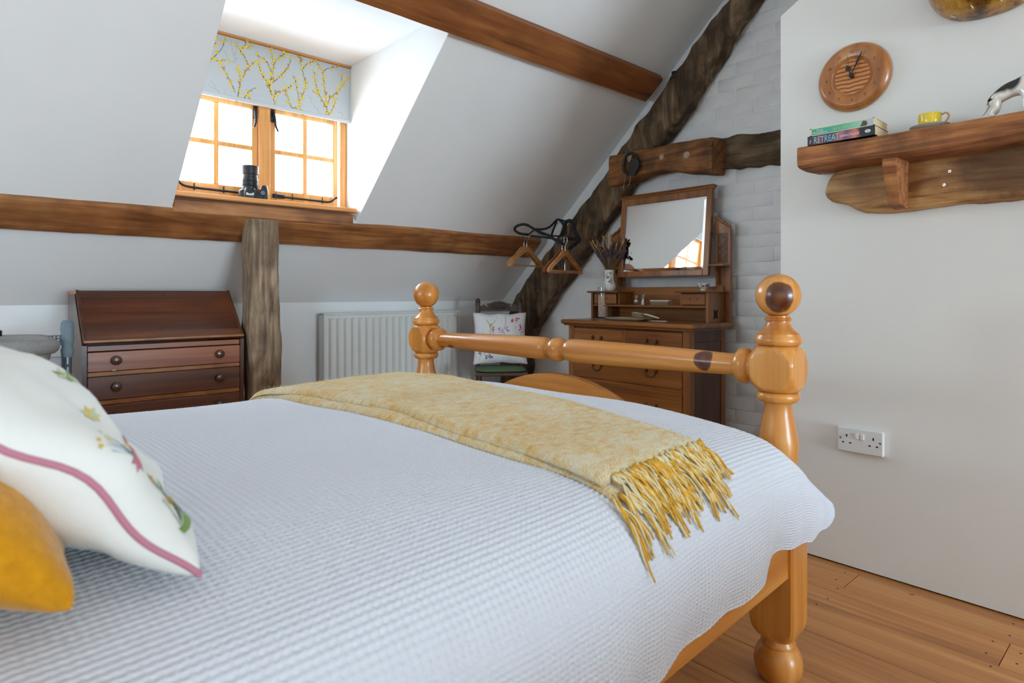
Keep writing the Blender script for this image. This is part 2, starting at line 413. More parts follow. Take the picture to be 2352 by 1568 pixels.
floor = MB().box(X0, XG + .1, YR, YK + .1, -.06, -.014).build('floor', M_GAP, kind='structure', label='oak board floor with nailed planks')
W[floor.name] = Matrix.Identity(4)
rnd = random.Random(4)
edges = [2.33, 2.292, 2.150, 1.997, 1.80, 1.608, 1.43, 1.24, 1.07, .88, .70, .53, .36, .18, .02, -.16, -.34, -.5, -.68, -.86, -1.04, -1.22, -1.4, -1.6, -1.8, -2.0, -2.3]
edges = [3.28, 3.1, 2.92, 2.74, 2.55] + edges
jfix = {2.292: [onZ(1957, 1332, 0).y], 2.150: [.62 - .9], 1.997: [-.3, 1.9]}
jfix[2.150] = [onZ(2308, 1500, 0).y]
jfix[1.997] = [1.45, -.7]
for k in range(len(edges) - 1):
    a, b = edges[k + 1], edges[k]
    js = jfix.get(b, [rnd.uniform(-.9, 0.2), rnd.uniform(1.1, 2.7)])
    cuts = [YR] + sorted(js) + [YK]
    for q in range(len(cuts) - 1):
        mb = MB(); g = .0009
        mb.box(a + g, b - g, cuts[q] + g, cuts[q + 1] - g, -.014, 0.0 if k != 4 else -.001, .0012)
        mb.build('plank', M_FLOOR, floor)

M_NAIL = plain('nail_hole', S(46, 28, 18), .8); nail0 = None
for (nx_, ny_) in ((385, 357), (290, 435), (305, 530), (197, 640), (75, 705), (1105, 597), (1135, 600), (2235, 920), (2195, 1047), (2010, 1110), (1935, 1240), (1985, 1385), (2315, 1245), (2275, 1358)):
    p_ = onZ(1860 + nx_ / 4.78, 1240 + ny_ / 4.78, 0)
    MB().lathe([(.0032, -.002), (.0032, .0003), (0, .0003)], 8, Matrix.Translation(p_)).build('nail', M_NAIL, floor)
MB().box(X0, XG, YK, YK + .1, 0, ZK + .05).build('wall_eaves', M_WALL, kind='structure', label='low white eaves wall below the roof slope')
def slab(mb, xa, xb, ya, yb, t=.12):
    p = [(xa, ya, zs(ya)), (xb, ya, zs(ya)), (xb, yb, zs(yb)), (xa, yb, zs(yb))]
    mb.prism(p, -SN * t)
mb = MB(); yt = ys(ZC)
slab(mb, X0, DX0, yt, YK); slab(mb, DX1, XG + .1, yt, YK); slab(mb, DX0, DX1, yt, DY0); slab(mb, DX0, DX1, DY1, YK)
mb.box(X0, XG + .1, YR - .1, yt + .02, ZC, ZC + .1)
mb.build('ceiling', M_WALL, kind='structure', label='white sloping ceiling with a dormer cut into it')
mb = MB()
for xs, off in ((DX0 + .002, -.04), (DX1 - .002, .04)):
    mb.prism([(xs, DY0, DZ + .05), (xs, DY0, zs(DY0) + .001), (xs, 3.56, zs(3.56) + .001), (xs, 3.56, DZ + .05)], (off, 0, 0))
mb.build('wall_dormer', M_WALL, kind='structure', label='white dormer cheeks beside the window')
MB().box(DX0 - .05, DX1 + .05, DY0 + .002, 3.56, DZ, DZ + .06).build('ceiling_dormer', M_WALL, kind='structure', label='flat white dormer ceiling above the blind')
MB().box(DX0 - .05, DX1 + .05, 3.39, 3.56, 2.0, DZ).box(DX0 - .05, DX1 + .05, 3.36, 3.5, 1.27, 1.425).build('wall_dormer_front', M_WALL, kind='structure', label='white dormer front above and below the window')

gab = MB().prism([(XG, YR, 0), (XG, YK, 0), (XG, YK, zs(YK)), (XG, yt, ZC), (XG, YR, ZC)], (.1, 0, 0)).build('wall_gable', M_ROUGH, kind='structure', label='white limewashed gable wall with painted brickwork')
W[gab.name] = Matrix.Identity(4)
rnd = random.Random(9); protos = []
for q in range(4):
    mb = MB(); mb.box(-.0018, .012, -.108, .108, -.0345, .0345, .0028)
    for i, p in enumerate(mb.v): mb.v[i] = p + Vector((0, rnd.uniform(-.003, .003), rnd.uniform(-.003, .003)))
    protos.append(mb)
meshes = []; cnt = 0
for row in range(36):
    z = .04 + row * .0755
    for c in range(6):
        y = 1.30 + c * .222 + (.111 if row % 2 else 0)
        if y > 2.35 + .12 * math.sin(row * 1.7) or z > ZC - .05: continue
        q = rnd.randrange(4)
        if len(meshes) <= q or meshes[q] is None:
            while len(meshes) <= q: meshes.append(None)
            o = protos[q].build('brick', M_BRICK, None, smooth=50); meshes[q] = o.data
        else:
            o = bpy.data.objects.new('brick', meshes[q]); COL.objects.link(o)
        o.parent = gab; o.location = (XG - .001 + rnd.uniform(-.0012, .0012), y + rnd.uniform(-.003, .003), z + rnd.uniform(-.002, .002))
        o.rotation_euler = (rnd.uniform(-.008, .008), rnd.uniform(-.02, .02), rnd.uniform(-.008, .008))

MB().prism([(2.325, 1.054, .006), (2.325, 1.054, 2.012), (2.325, .95, 2.072), (2.325, .45, 2.36), (2.325, .45, ZC), (2.325, YR, ZC), (2.325, YR, .006)], (XG - 2.325, 0, 0)).build('wall_chimney', M_CHIM, kind='structure', label='smooth white chimney breast wall behind the shelf and clock')
BY0, BY1, BZ0, BZ1 = 1.70, 2.75, .85, 1.80
MB().box(X0 - .1, X0, YR, BY0, 0, ZC).box(X0 - .1, X0, BY1, YK, 0, ZC).box(X0 - .1, X0, BY0, BY1, 0, BZ0).box(X0 - .1, X0, BY0, BY1, BZ1, ZC).build('wall_back', M_WALL, kind='structure', label='white end wall')
mb = MB(); RX0, RX1, RZ0, RZ1 = -.15, 2.27, .10, 1.75
mb.box(X0, RX0, YR - .12, YR, 0, ZC).box(RX1, 2.4, YR - .12, YR, 0, ZC).box(RX0, RX1, YR - .12, YR, 0, RZ0).box(RX0, RX1, YR - .12, YR, RZ1, ZC)
mb.build('wall_rear', M_WALL, kind='structure', label='white rear wall with a wide window')
def glass_mat():
    m, nt, b = new_mat('window_glass'); L = nt.links.new
    tr = N(nt, 'ShaderNodeBsdfTransparent'); gl = N(nt, 'ShaderNodeBsdfGlossy'); gl.inputs['Roughness'].default_value = .02
    tr.inputs['Color'].default_value = (.96, .98, .97, 1)
    mx = N(nt, 'ShaderNodeMixShader'); mx.inputs[0].default_value = .05
    L(tr.outputs[0], mx.inputs[1]); L(gl.outputs[0], mx.inputs[2]); L(mx.outputs[0], nt.nodes['Material Output'].inputs['Surface'])
    return m
M_GLASS = glass_mat()
MB().box(-.9, 1.40, -.95, -.83, 0, .66, .004).build('wall_blocker', M_WALL, kind='structure', label='low white wall added behind the viewpoint to shade the bed side')  # unseen wall, added to keep rear light off the near bedspread
w2 = thing('window_2', ((RX0 + RX1) / 2, YR - .06, RZ0), kind='structure', label='wide pine window in the rear wall')
mb = MB()
mb.box(RX0, RX1, YR - .1, YR - .03, RZ0, RZ0 + .05).box(RX0, RX1, YR - .1, YR - .03, RZ1 - .05, RZ1)
for x in (RX0, (RX0 * 2 + RX1) / 3, (RX0 + RX1 * 2) / 3, RX1 - .05): mb.box(x, x + .05, YR - .1, YR - .03, RZ0, RZ1)
mb.build('window_frame', M_WINWOOD, w2)
for k in range(3):
    xa = RX0 + (RX1 - RX0) * k / 3
    MB().box(xa + .05, xa + (RX1 - RX0) / 3, YR - .068, YR - .064, RZ0 + .05, RZ1 - .05).build('pane', M_GLASS, w2)

w3 = thing('window_fill', (X0 - .05, (BY0 + BY1) / 2, BZ0), kind='structure', label='pine window added out of view behind the bed head to brighten the gable')  # unseen window, added to bring more light onto the gable
mb = MB(); mb.box(X0 - .09, X0 - .02, BY0, BY1, BZ0, BZ0 + .05).box(X0 - .09, X0 - .02, BY0, BY1, BZ1 - .05, BZ1)
for y in (BY0, (BY0 + BY1) / 2 - .025, BY1 - .05): mb.box(X0 - .09, X0 - .02, y, y + .05, BZ0, BZ1)
mb.build('window_frame', M_WINWOOD, w3)
for k in range(2): MB().box(X0 - .058, X0 - .054, BY0 + .05 + k * .5, BY0 + .5 + k * .5, BZ0 + .05, BZ1 - .05).build('pane', M_GLASS, w3)

# ------------------------------------------------------------------ timbers
def straight_beam(name, mat, xa, xb, yb, zb, yt_, zt_, proud, label, amp=.004, p=9, seed=1, wave=0.0, nseg=90):
    lo = Vector((0, yb, zb)); hi = Vector((0, yt_, zt_)); mid = (lo + hi) / 2; hu = (hi - lo).length / 2
    e = (hi - lo).normalized(); n = SN
    th = .09
    cen = []; hus = []
    for i in range(nseg + 1):
        x = xa + (xb - xa) * i / nseg
        w_ = wave * (math.sin(x * 2.3 + seed) * .6 + math.sin(x * 5.1 + seed * 2) * .4)
        cen.append(mid + n * (proud - th) + e * w_ * .5 + Vector((x, 0, 0))); hus.append(hu + w_ * .5)
    mb = MB(); sweep(mb, cen, e, n, hus, th, n=36, p=p, amp=amp, freq=5, seed=seed)
    return mb.build(name, mat, None, smooth=50, label=label, cat='beam', at=(xa, (yb + yt_) / 2, zb))
straight_beam('eaves_purlin', M_BEAM, X0, 3.20, 3.372, 1.243, 3.238, 1.366, .030, 'long brown oak beam running under the dormer window along the slope', wave=.012, seed=2)
straight_beam('upper_purlin', M_PURLIN, X0, 3.20, 2.330, 2.186, 2.196, 2.300, .045, 'straight reddish oak beam crossing the sloping ceiling near the top', amp=.002, p=16, seed=5)

# upright post
cen = []; hu = []; hv = []
for i in range(61):
    z = 1.335 * i / 60
    px_c = 1.170 + .006 * math.sin(z * 3 + 1)
    cen.append(Vector((px_c, 3.225, z))); hu.append(.079 - .013 * max(0, (z - .95) / .38) + .004 * math.sin(z * 11)); hv.append(.075)
mb = MB(); sweep(mb, cen, Vector((1, 0, 0)), Vector((0, 1, 0)), hu, hv, n=40, p=7, amp=.009, freq=6, seed=3)
mb.build('oak_post', M_OLDZ, None, smooth=60, label='weathered grey-brown oak post standing beside the bureau', cat='post', at=(1.19, 3.225, 0))

# cruck blade on the gable
Lp = [(1139, 905), (1142, 820), (1150, 740), (1163, 700), (1215, 618), (1300, 508), (1372, 420), (1414, 351), (1500, 228), (1545, 165), (1664, 0), (1760, -130)]
Rp = [(1206, 905), (1208, 800), (1222, 764), (1245, 724), (1292, 655), (1352, 570), (1420, 462), (1470, 380), (1562, 262), (1608, 190), (1727, 0), (1822, -130)]
XC = 3.15
L3 = resample([onX(a, b, XC) for a, b in Lp], 90); R3 = resample([onX(a, b, XC) for a, b in Rp], 90)
L3[0].z = R3[0].z = 0.0; cen = []; ru = []; hu = []
for i in range(90):
    c = (L3[i] + R3[i]) / 2; d = R3[i] - L3[i]; c.x = XC + .062
    cen.append(c); ru.append(d.normalized()); hu.append(d.length / 2 * (.86 if i < 30 else .86 + .14 * min(1, (i - 30) / 20)))
mb = MB(); sweep(mb, cen, ru, Vector((1, 0, 0)), hu, .066, n=40, p=4.5, amp=.022, freq=8, seed=6)
mb.build('cruck_rafter', M_CRUCK, None, smooth=60, label='gnarled dark oak cruck blade climbing the gable wall', cat='beam', at=(XC, 3.3, 0))

# old tie beam let into the brickwork, and the paler piece lapped onto it
mb = MB(); cen = []; ru = []; hu = []
for i in range(31):
    t = i / 30; a = onX(1600 + 200 * t, 318 - 22 * t, 3.25); b = onX(1600 + 200 * t, 396 - 20 * t, 3.25)
    cen.append((a + b) / 2 + Vector((.05, 0, 0))); hu.append((a - b).length / 2)
sweep(mb, cen, Vector((0, 0, 1)), Vector((1, 0, 0)), hu, .055, n=32, p=6, amp=.012, freq=9, seed=8)
mb.build('tie_beam', M_COLLAR, None, smooth=60, label='dark old tie beam let into the brick gable above the mirror', cat='beam', at=(3.29, 1.6, 1.66))
top = [(200, 500), (300, 478), (430, 455), (560, 420), (760, 390), (930, 348), (1100, 310), (1300, 277), (1408, 280)]
bot = [(190, 860), (300, 840), (430, 790), (560, 730), (700, 690), (830, 658), (1000, 680), (1150, 695), (1402, 690)]
cv = lambda p: onX(1360 + p[0] / 5.113, 260 + p[1] / 5.113, 3.10)
T3 = resample([cv(p) for p in top], 40); B3 = resample([cv(p) for p in bot], 40)
mb = MB(); cen = [(T3[i] + B3[i]) / 2 + Vector((.075, 0, 0)) for i in range(40)]
sweep(mb, cen, [(T3[i] - B3[i]).normalized() for i in range(40)], Vector((1, 0, 0)), [(T3[i] - B3[i]).length / 2 for i in range(40)], .075, n=40, p=9, amp=.006, freq=9, seed=11)
lap = thing('lapped_beam_end', cen[20], 'orange-brown oak beam end with two pegs lapped across the cruck', 'beam')
mb.build('timber', M_SPLICE, lap, smooth=50)
M_PEG = plain('pale_peg', S(176, 156, 132), .8, noise=.15)
for px, py, r in ((1521, 361, .0155), (1578, 356, .02)):
    c = onX(px, py, 3.10); MB().lathe([(0, -.02), (r, -.02), (r, .006), (r * .8, .009), (0, .009)], 14, Matrix.Translation(c) @ Matrix.Rotation(-math.pi / 2, 4, 'Y')).build('peg', M_PEG, lap, smooth=40)
c = onX(1440, 375, 3.08)
st = thing('leather_strap', c, 'black leather strap looped over the lapped beam end', 'strap')
q = lambda x, y, X=3.075: onX(1360 + x / 5.113, 260 + y / 5.113, X)
MB().tube(smooth_path([q(455, 720), q(385, 690), q(370, 600), q(400, 500), q(455, 465), q(505, 500), q(530, 580), q(500, 660), q(455, 720)], 40), .0085, 8).build('loop', plain('black_leather', (.02, .018, .016, 1), .55), st, smooth=60)
MB().prism([q(480, 520), q(560, 560), q(565, 620), q(500, 740), q(450, 735), q(440, 640)], (-.012, 0, 0)).build('flap', plain('black_leather_flap', (.022, .02, .018, 1), .5), st)
mb = MB(); mb.tube([q(398, 705), q(380, 800), q(365, 890)], .0028, 6).tube([q(452, 740), q(445, 800), q(438, 835)], .0022, 6)
mb.build('lace', plain('tan_lace', S(150, 124, 92), .8), st, smooth=60)
MB().prism([q(415, 510, 3.066), q(465, 490, 3.066), q(470, 560, 3.066), q(425, 575, 3.066)], (-.003, 0, 0)).build('patch', plain('tan_hide', S(150, 120, 100), .8), st)
# iron bracket at the purlin end
c = onX(1548, 172, 3.16)
MB().box(c.x - .01, c.x + .03, c.y - .012, c.y + .012, c.z - .022, c.z + .022, .003).box(c.x - .014, c.x - .006, c.y - .02, c.y + .02, c.z - .03, c.z - .012, .002).build('iron_bracket', M_BLACK, None, label='small black iron bracket at the end of the upper beam', cat='bracket', at=c)
# ================================================================== dormer window, blind, sill, photo camera
YW = 3.37
w1 = thing('window_1', (1.23, YW, 1.45), kind='structure', label='pine dormer window with two four-pane casements')
mb = MB(); fz0, fz1 = 1.452, 2.005
mb.box(DX0, DX0 + .028, YW - .02, YW + .06, fz0, fz1, .002).box(DX1 - .040, DX1 - .004, YW - .02, YW + .06, fz0, fz1, .002)
mb.box(DX0, DX1, YW - .02, YW + .06, fz1 - .03, fz1, .002).box(DX0, DX1, YW - .02, YW + .06, fz0 - .03, fz0 + .012, .002)
mb.build('window_frame', M_WINWOOD, w1)
xm = 1.231
MB().box(xm - .031, xm + .031, YW - .022, YW + .06, fz0, fz1, .003).build('mullion', M_WINWOOD, w1)
for (xa, xb, side) in ((DX0 + .028, xm - .033, 0), (xm + .033, DX1 - .052, 1)):
    sash = MB(); y0, y1 = YW - .008, YW + .034
    st = .030; z0, z1 = fz0 + .014, fz1 - .034
    sash.box(xa, xa + st, y0, y1, z0, z1, .003).box(xb - st, xb, y0, y1, z0, z1, .003)
    sash.box(xa + st, xb - st, y0, y1, z0, z0 + .056, .003).box(xa + st, xb - st, y0, y1, z1 - .03, z1, .003)
    so = sash.build('casement', M_WINWOOD, w1)
    gx0, gx1, gz0, gz1 = xa + st, xb - st, z0 + .056, z1 - .03; gm, gzm = (gx0 + gx1) / 2, gz0 + (gz1 - gz0) * .505
    MB().box(gm - .0125, gm + .0125, y0, y1, gz0, gz1, .003).build('glazing_bar', M_WINWOOD, so)
    MB().box(gx0, gx1, y0 + .001, y1 - .001, gzm - .0125, gzm + .0125, .003).build('glazing_bar', M_WINWOOD, so)
    for (a, b) in ((gx0, gm - .0095), (gm + .0095, gx1)):
        for (c, d) in ((gz0, gzm - .0095), (gzm + .0095, gz1)):
            MB().box(a, b, YW + .016, YW + .02, c, d).build('pane', M_GLASS, so)
    # stay along the bottom rail and its pins
    mb = MB(); zb = z0 + .030; yb = y0 - .012
    if side == 0: pts = [(xa + .36, yb, zb - .008), (xa + .12, yb, zb - .006), (xa + .05, yb, zb + .002), (xa + .02, yb - .004, zb + .028), (xa + .004, yb - .008, zb + .034)]
    else: pts = [(xa + .03, yb, zb - .006), (xb - .12, yb, zb - .008), (xb - .055, yb, zb - .006), (xb - .025, yb - .004, zb + .016), (xb - .012, yb - .008, zb + .022)]
    mb.tube(smooth_path(pts, 24), [.006] * 5 + [.005] * 30 if False else .0058, 8)
    for x in ((xa + .1, xa + .24) if side == 0 else (xa + .12, xb - .1)): mb.tube([(x, yb, zb - .02), (x, yb, zb + .016)], .0028, 6)
    if side == 1: mb.box(xa + .012, xa + .075, yb - .004, yb + .012, zb - .016, zb + .006, .002)
    mb.build('stay', M_BLACK, so, smooth=60)
    # latch handle near the top
    mb = MB(); xh = xb - .014 if side == 0 else xa + .014; zt = z1 - .045; s = -1 if side == 0 else 1
    mb.box(xh - .011, xh + .011, y0 - .006, y0, zt - .035, zt + .035, .002)
    mb.tube(smooth_path([(xh, y0 - .012, zt + .02), (xh + s * .004, y0 - .022, zt - .02), (xh + s * .006, y0 - .03, zt - .06), (xh + s * .018 , y0 - .034, zt - .09)], 18), [.008 - .0002 * i for i in range(19)], 8)
    mb.build('latch_handle', M_BLACK, so, smooth=60)
MB().box(DX0 + .002, DX1 - .012, 3.198, YW + .02, 1.420, 1.446, .005).build('window_sill', M_SILL, w1)
MB().box(DX0 + .004, DX1 - .02, 3.228, 3.36, 1.345, 1.413, .006).build('sill_fillet', M_BEAM, w1)

# roller blind
bx0, bx1, bz0, bz1, YB = DX0 + .012, DX1 - .006, 1.948, 2.262, 3.297
def blind_mat():
    m, nt, b = new_mat('blind_cloth'); L = nt.links.new
    b.inputs['Base Color'].default_value = (.52, .535, .55, 1); b.inputs['Roughness'].default_value = .9
    t = N(nt, 'ShaderNodeBsdfTranslucent'); t.inputs['Color'].default_value = (.6, .62, .64, 1)
    mx = N(nt, 'ShaderNodeMixShader'); mx.inputs[0].default_value = .06
    L(b.outputs[0], mx.inputs[1]); L(t.outputs[0], mx.inputs[2]); L(mx.outputs[0], nt.nodes['Material Output'].inputs['Surface']); return m
bl = thing('roller_blind', (1.23, YB, bz0), 'pale grey roller blind printed with yellow catkin twigs', 'blind')
MB().box(bx0, bx1, YB, YB + .002, bz0, bz1).build('cloth', blind_mat(), bl)
MB().tube([(bx0, YB + .018, bz1 - .004), (bx1, YB + .018, bz1 - .004)], .016, 16).build('roller_tube', M_WHITE, bl, smooth=60)
MB().box(bx0, bx1, YB - .004, YB + .006, bz0, bz0 + .022, .003).build('hem_bar', plain('hem_cloth', (.52, .535, .55, 1), .9), bl)
MB().box(bx0 - .008, bx1 + .006, YB - .012, YB + .036, DZ - .008, DZ - .0005, .002).build('top_batten', M_SILL, bl)
mb = MB(); xc = bx1 + .002
for i in range(94): mb.sphere((xc - .003, YB - .006, bz1 - .02 - i * .0062), .0021, 5, 3)
mb.tube([(xc - .003, YB - .006, bz1), (xc - .003, YB - .006, bz1 - .6)], .0008, 4)
mb.build('bead_chain', M_WHITE, bl, kind='stuff')
dark = [[(545, 1125), (585, 940), (600, 780), (560, 640)], [(520, 980), (465, 850), (380, 700), (320, 610)], [(640, 780), (690, 660), (730, 615), (820, 530)], [(730, 615), (680, 490), (600, 370), (530, 290)],
 [(120, 540), (240, 430), (330, 320), (370, 180)], [(180, 330), (230, 260), (225, 200)], [(210, 515), (300, 520), (390, 510)], [(620, 1140), (690, 1040), (740, 970), (820, 930)], [(760, 1160), (740, 1060)], [(620, 350), (670, 290), (680, 240)], [(690, 345), (760, 290)],
 [(1135, 1200), (1050, 960), (1040, 880), (1075, 730), (1100, 600), (1060, 350)], [(1040, 890), (930, 730), (870, 560)], [(1040, 890), (1200, 750), (1330, 590), (1365, 440)], [(1075, 720), (1030, 590), (960, 500), (870, 450)], [(1100, 600), (1150, 500), (1280, 400)], [(1095, 1090), (1150, 990), (1260, 960), (1360, 900)],
 [(1540, 1330), (1490, 1200), (1470, 1040), (1420, 780)], [(1490, 1120), (1560, 980), (1590, 850)], [(1580, 850), (1530, 650), (1500, 480)], [(1530, 650), (1600, 570), (1690, 530)], [(1490, 1280), (1360, 1200), (1310, 1050)],
 [(1885, 1400), (1900, 1200), (1860, 900), (1840, 700), (1740, 530)], [(1890, 1210), (1790, 1040), (1730, 860), (1710, 700)], [(1940, 1080), (2080, 960), (2210, 780)], [(1900, 1200), (1950, 1070)], [(1890, 1390), (1990, 1230), (2040, 1090)], [(1840, 700), (1900, 640), (2060, 610)], [(1790, 1040), (1680, 960)], [(2120, 850), (2130, 720)]]
pale = [[(510, 560), (490, 380), (450, 180)], [(500, 540), (420, 490), (370, 380)], [(410, 1090), (280, 990), (180, 840)], [(280, 990), (120, 880)], [(1860, 1360), (1720, 1210), (1630, 1050)], [(2200, 1440), (2140, 1330), (2040, 1270)], [(2140, 1350), (2100, 1260)], [(540, 540), (530, 420), (570, 230)], [(360, 1040), (380, 940)]]
M_TWIG = plain('print_twig', S(98, 92, 98), .9); M_YEL = plain('print_yellow', S(222, 190, 66), .9); M_OCH = plain('print_ochre', S(196, 150, 56), .9); M_PALE = plain('print_pale', S(178, 180, 168), .9)
rnd = random.Random(21); mb = MB(); bn = Vector((0, -1, 0))
def bp(x, y, d=.0006): return onY(460 + x / 6.533, 60 + y / 6.533, YB - d)
for lst, isd in ((dark, 1), (pale, 0)):
    for pl in lst:
        path = smooth_path([bp(*p) for p in pl], 24)
        mb.ribbon(path, bn, [.0042 - .0022 * i / (len(path) - 1) for i in range(len(path))] if isd else .0022, 0 if isd else 3)
        L_ = sum((path[i + 1] - path[i]).length for i in range(len(path) - 1)); n = max(3, int(L_ / .0155)); pts = resample(path, n + 1)
        for i, P in enumerate(pts):
            if rnd.random() < .12: continue
            t = (pts[min(i + 1, n)] - pts[max(i - 1, 0)]).normalized(); sd = 1 if i % 2 else -1
            d = (t + Vector((t.z, 0, -t.x)) * sd * .9).normalized(); q = Vector((d.z, 0, -d.x))
            s = rnd.uniform(.0060, .0105) if isd else rnd.uniform(.003, .0055)
            mb.ellipse(P + d * s * 1.05 + bn * rnd.uniform(.0003, .0009), d * s * 1.15, q * s * .72, 9, (1 if rnd.random() < .8 else 2) if isd else 3)
            if isd and rnd.random() < .3: mb.ellipse(P + bn * .001, d * s * .6, q * s * .3, 7, 0)
mb.build('twig_print', [M_TWIG, M_YEL, M_OCH, M_PALE], bl, kind='stuff')

# photo camera standing on its back on the sill, lens up
cz = 1.447; cc = onY(580, 440, 3.262); cx, cy = cc.x, 3.262
ph = thing('photo_camera', (cx, cy, cz), 'black camera lying on its back with the lens pointing up on the window sill', 'camera', rot=(0, 0, math.radians(-18)))
R = W[ph.name]
mb = MB(); mb.loft([(0, .062, .036, 6), (.004, .066, .040, 6), (.034, .066, .040, 6), (.044, .060, .034, 5), (.048, .05, .03, 4)], 40, R @ Matrix.Translation((0, 0, 0)))
mb.build('body', M_BLK, ph, smooth=40)
mb = MB(); mb.loft([(0, .018, .036, 3.5), (.045, .019, .036, 3.5), (.066, .016, .032, 3), (.072, .010, .026, 3)], 28, R @ Matrix.Translation((.056, 0, 0)))
mb.build('grip', M_BLK, ph, smooth=50)
mb = MB(); mb.loft([(.002, .03, .02, 3), (.03, .03, .024, 3), (.05, .022, .018, 3)], 28, R @ Matrix.Translation((-.012, -.04, 0)))
mb.build('prism_hump', M_BLK, ph, smooth=50)
ln = MB(); ln.lathe([(.036, .045), (.037, .05), (.037, .064), (.0355, .066), (.038, .068), (.038, .09), (.0365, .092), (.039, .094), (.0395, .108), (.037, .11), (.037, .125), (.041, .128), (.042, .168), (.040, .170), (.036, .169), (.034, .16), (0, .158)], 36, R @ Matrix.Translation((-.012, .004, 0)))
lo = ln.build('lens', M_BLK, ph, smooth=35)
mb = MB()
for k in range(36):
    a = k * math.pi / 18; x, y = -.012 + .0385 * math.cos(a), .004 + .0385 * math.sin(a); mb.box(-.0008, .0012, -.0022, .0022, .07, .089, M=R @ Matrix.Translation((x, y, 0)) @ Matrix.Rotation(a, 4, 'Z'))
mb.build('focus_ring', M_BLK, lo)
MB().box(-.03, .006, -.0625, -.0595, .012, .026, .001, M=R).build('badge', plain('badge_silver', (.6, .6, .62, 1), .3), ph)
MB().lathe([(.011, 0), (.011, .004), (0, .004)], 16, R @ Matrix.Translation((.048, -.0395, .03)) @ Matrix.Rotation(math.pi / 2, 4, 'X')).build('dial', plain('dial_grey', (.12, .13, .15, 1), .4), ph, smooth=40)
# ================================================================== pine bed
BW = (1.488, 1.42, 0.0); BR = math.radians(2.9); HP = .7235
bed = thing('pine_bed', BW, 'honey-coloured pine bed with turned ball-topped foot posts', 'bed', rot=(0, 0, BR))
MBED = W[bed.name]
def B(x, y, z): return MBED @ Vector((x, y, z))
def TB(x, y, z): return MBED @ Matrix.Translation((x, y, z))
def post_profile():
    pr = [(.049, .47), (.05, .50), (.044, .515), (.040, .525), (.046, .55), (.0475, .585), (.046, .60), (.041, .63), (.035, .66), (.032, .682), (.0335, .690)]
    pr += [(.040, .691), (.046, .694), (.0505, .701), (.051, .707), (.0485, .714), (.043, .717)]
    return pr
def upper_profile():
    pr = [(.042, .831), (.050, .833), (.0545, .838), (.0555, .845), (.0535, .852), (.050, .857), (.0505, .860), (.045, .864), (.037, .871), (.031, .879), (.0275, .888), (.0275, .892)]
    pr += [(.031, .893), (.0325, .896), (.031, .899), (.027, .901), (.027, .905)]
    return pr
def block(mb, c, a, R, n=40, M=None):
    vs = []; fs = []
    for i in range(n + 1):
        t = math.pi * i / n
        for j in range(2 * n):
            p = math.pi * j / n; d = Vector((math.sin(t) * math.cos(p), math.sin(t) * math.sin(p), math.cos(t)))
            r = min(a[0] / max(abs(d.x), 1e-6), a[1] / max(abs(d.y), 1e-6), a[2] / max(abs(d.z), 1e-6), R); vs.append(M @ (Vector(c) + d * r))
    for i in range(n):
        for j in range(2 * n):
            j2 = (j + 1) % (2 * n); fs.append((i * 2 * n + j, (i + 1) * 2 * n + j, (i + 1) * 2 * n + j2, i * 2 * n + j2))
    mb.add(vs, fs)
dirc = (Vector((0, 0, CAM_H)) - B(0, -HP, .96)); dloc = (MBED.to_3x3().inverted() @ dirc).normalized() * .054
M_BALLK = wood('honey_pine_knotty', PD, PM, PL, 'Z', 9, .10, .3, .05, .45, knots=[(dloc.x + .006, -HP + dloc.y, .949 + dloc.z, .034, S(78, 30, 14), (1, 1.0, .80))])
dl = (MBED.to_3x3().inverted() @ dirc).normalized()
M_RAILK = wood('honey_pine_rail_knotty', PD, PM, PL, 'Y', 9, .10, .3, .05, .45, knots=[(-.026, -.535, .786, .025, S(86, 34, 22), (1, .95, .75)), (-.024, .535, .752, .010, S(40, 14, 8), (1, .6, 1.2))])
for sgn, rough_ in ((-1, 0), (1, 1)):
    y = sgn * HP
    po = MB().lathe(post_profile(), 40, TB(0, y, 0)).lathe(upper_profile(), 40, TB(0, y, 0)).build('foot_post', M_PINE, bed, smooth=45)
    mb = MB(); block(mb, (0, y, .7745), (.054, .054, .0575), .0735, 44, MBED); mb.build('post_block', M_PINE, po, smooth=22)
    MB().sphere(B(0, y, .9555), .0535, 40, 24).build('ball_finial', M_BALLK if sgn < 0 else M_PINE, po, smooth=180)
    mb = MB(); mb.loft([(.108, .036, .038, 4), (.116, .040, .044, 7), (.128, .0445, .050, 12), (.142, .0475, .0535, 16), (.155, .0485, .0545, 20), (.46, .0485, .0545, 20), (.475, .046, .052, 10), (.485, .042, .045, 3)], 56, TB(0, y, 0))
    lg = mb.build('leg', M_PINE, bed, smooth=30)
    MB().lathe([(.030, 0), (.044, .006), (.0545, .024), (.0575, .043), (.055, .062), (.047, .080), (.040, .087), (.0415, .091), (.041, .096), (.036, .102), (.036, .112)], 40, TB(0, y, 0)).build('bun_foot', M_PINE, lg, smooth=50)
# turned top rail
def rail_prof():
    L = HP - .05; pr = []
    half = [(0, .040), (.008, .0393), (.016, .037), (.024, .033), (.030, .0275), (.033, .0255), (.035, .0262), (.037, .0258), (.039, .0262), (.041, .030), (.047, .0345), (.056, .0372), (.07, .0385), (.12, .0384), (.25, .0368), (.4, .0338), (.55, .0298), (.612, .0280), (.615, .0275), (.617, .030), (.621, .038), (.628, .0435), (.637, .0465), (.646, .0465), (.653, .043), (.658, .037), (.672, .036)]
    for t, r in reversed(half): pr.append((r, -t))
    for t, r in half[1:]: pr.append((r, t))
    return pr
MB().lathe(rail_prof(), 40, TB(0, 0, .7745) @ Matrix.Rotation(-math.pi / 2, 4, 'X')).build('turned_rail', M_RAILK, bed, smooth=40)
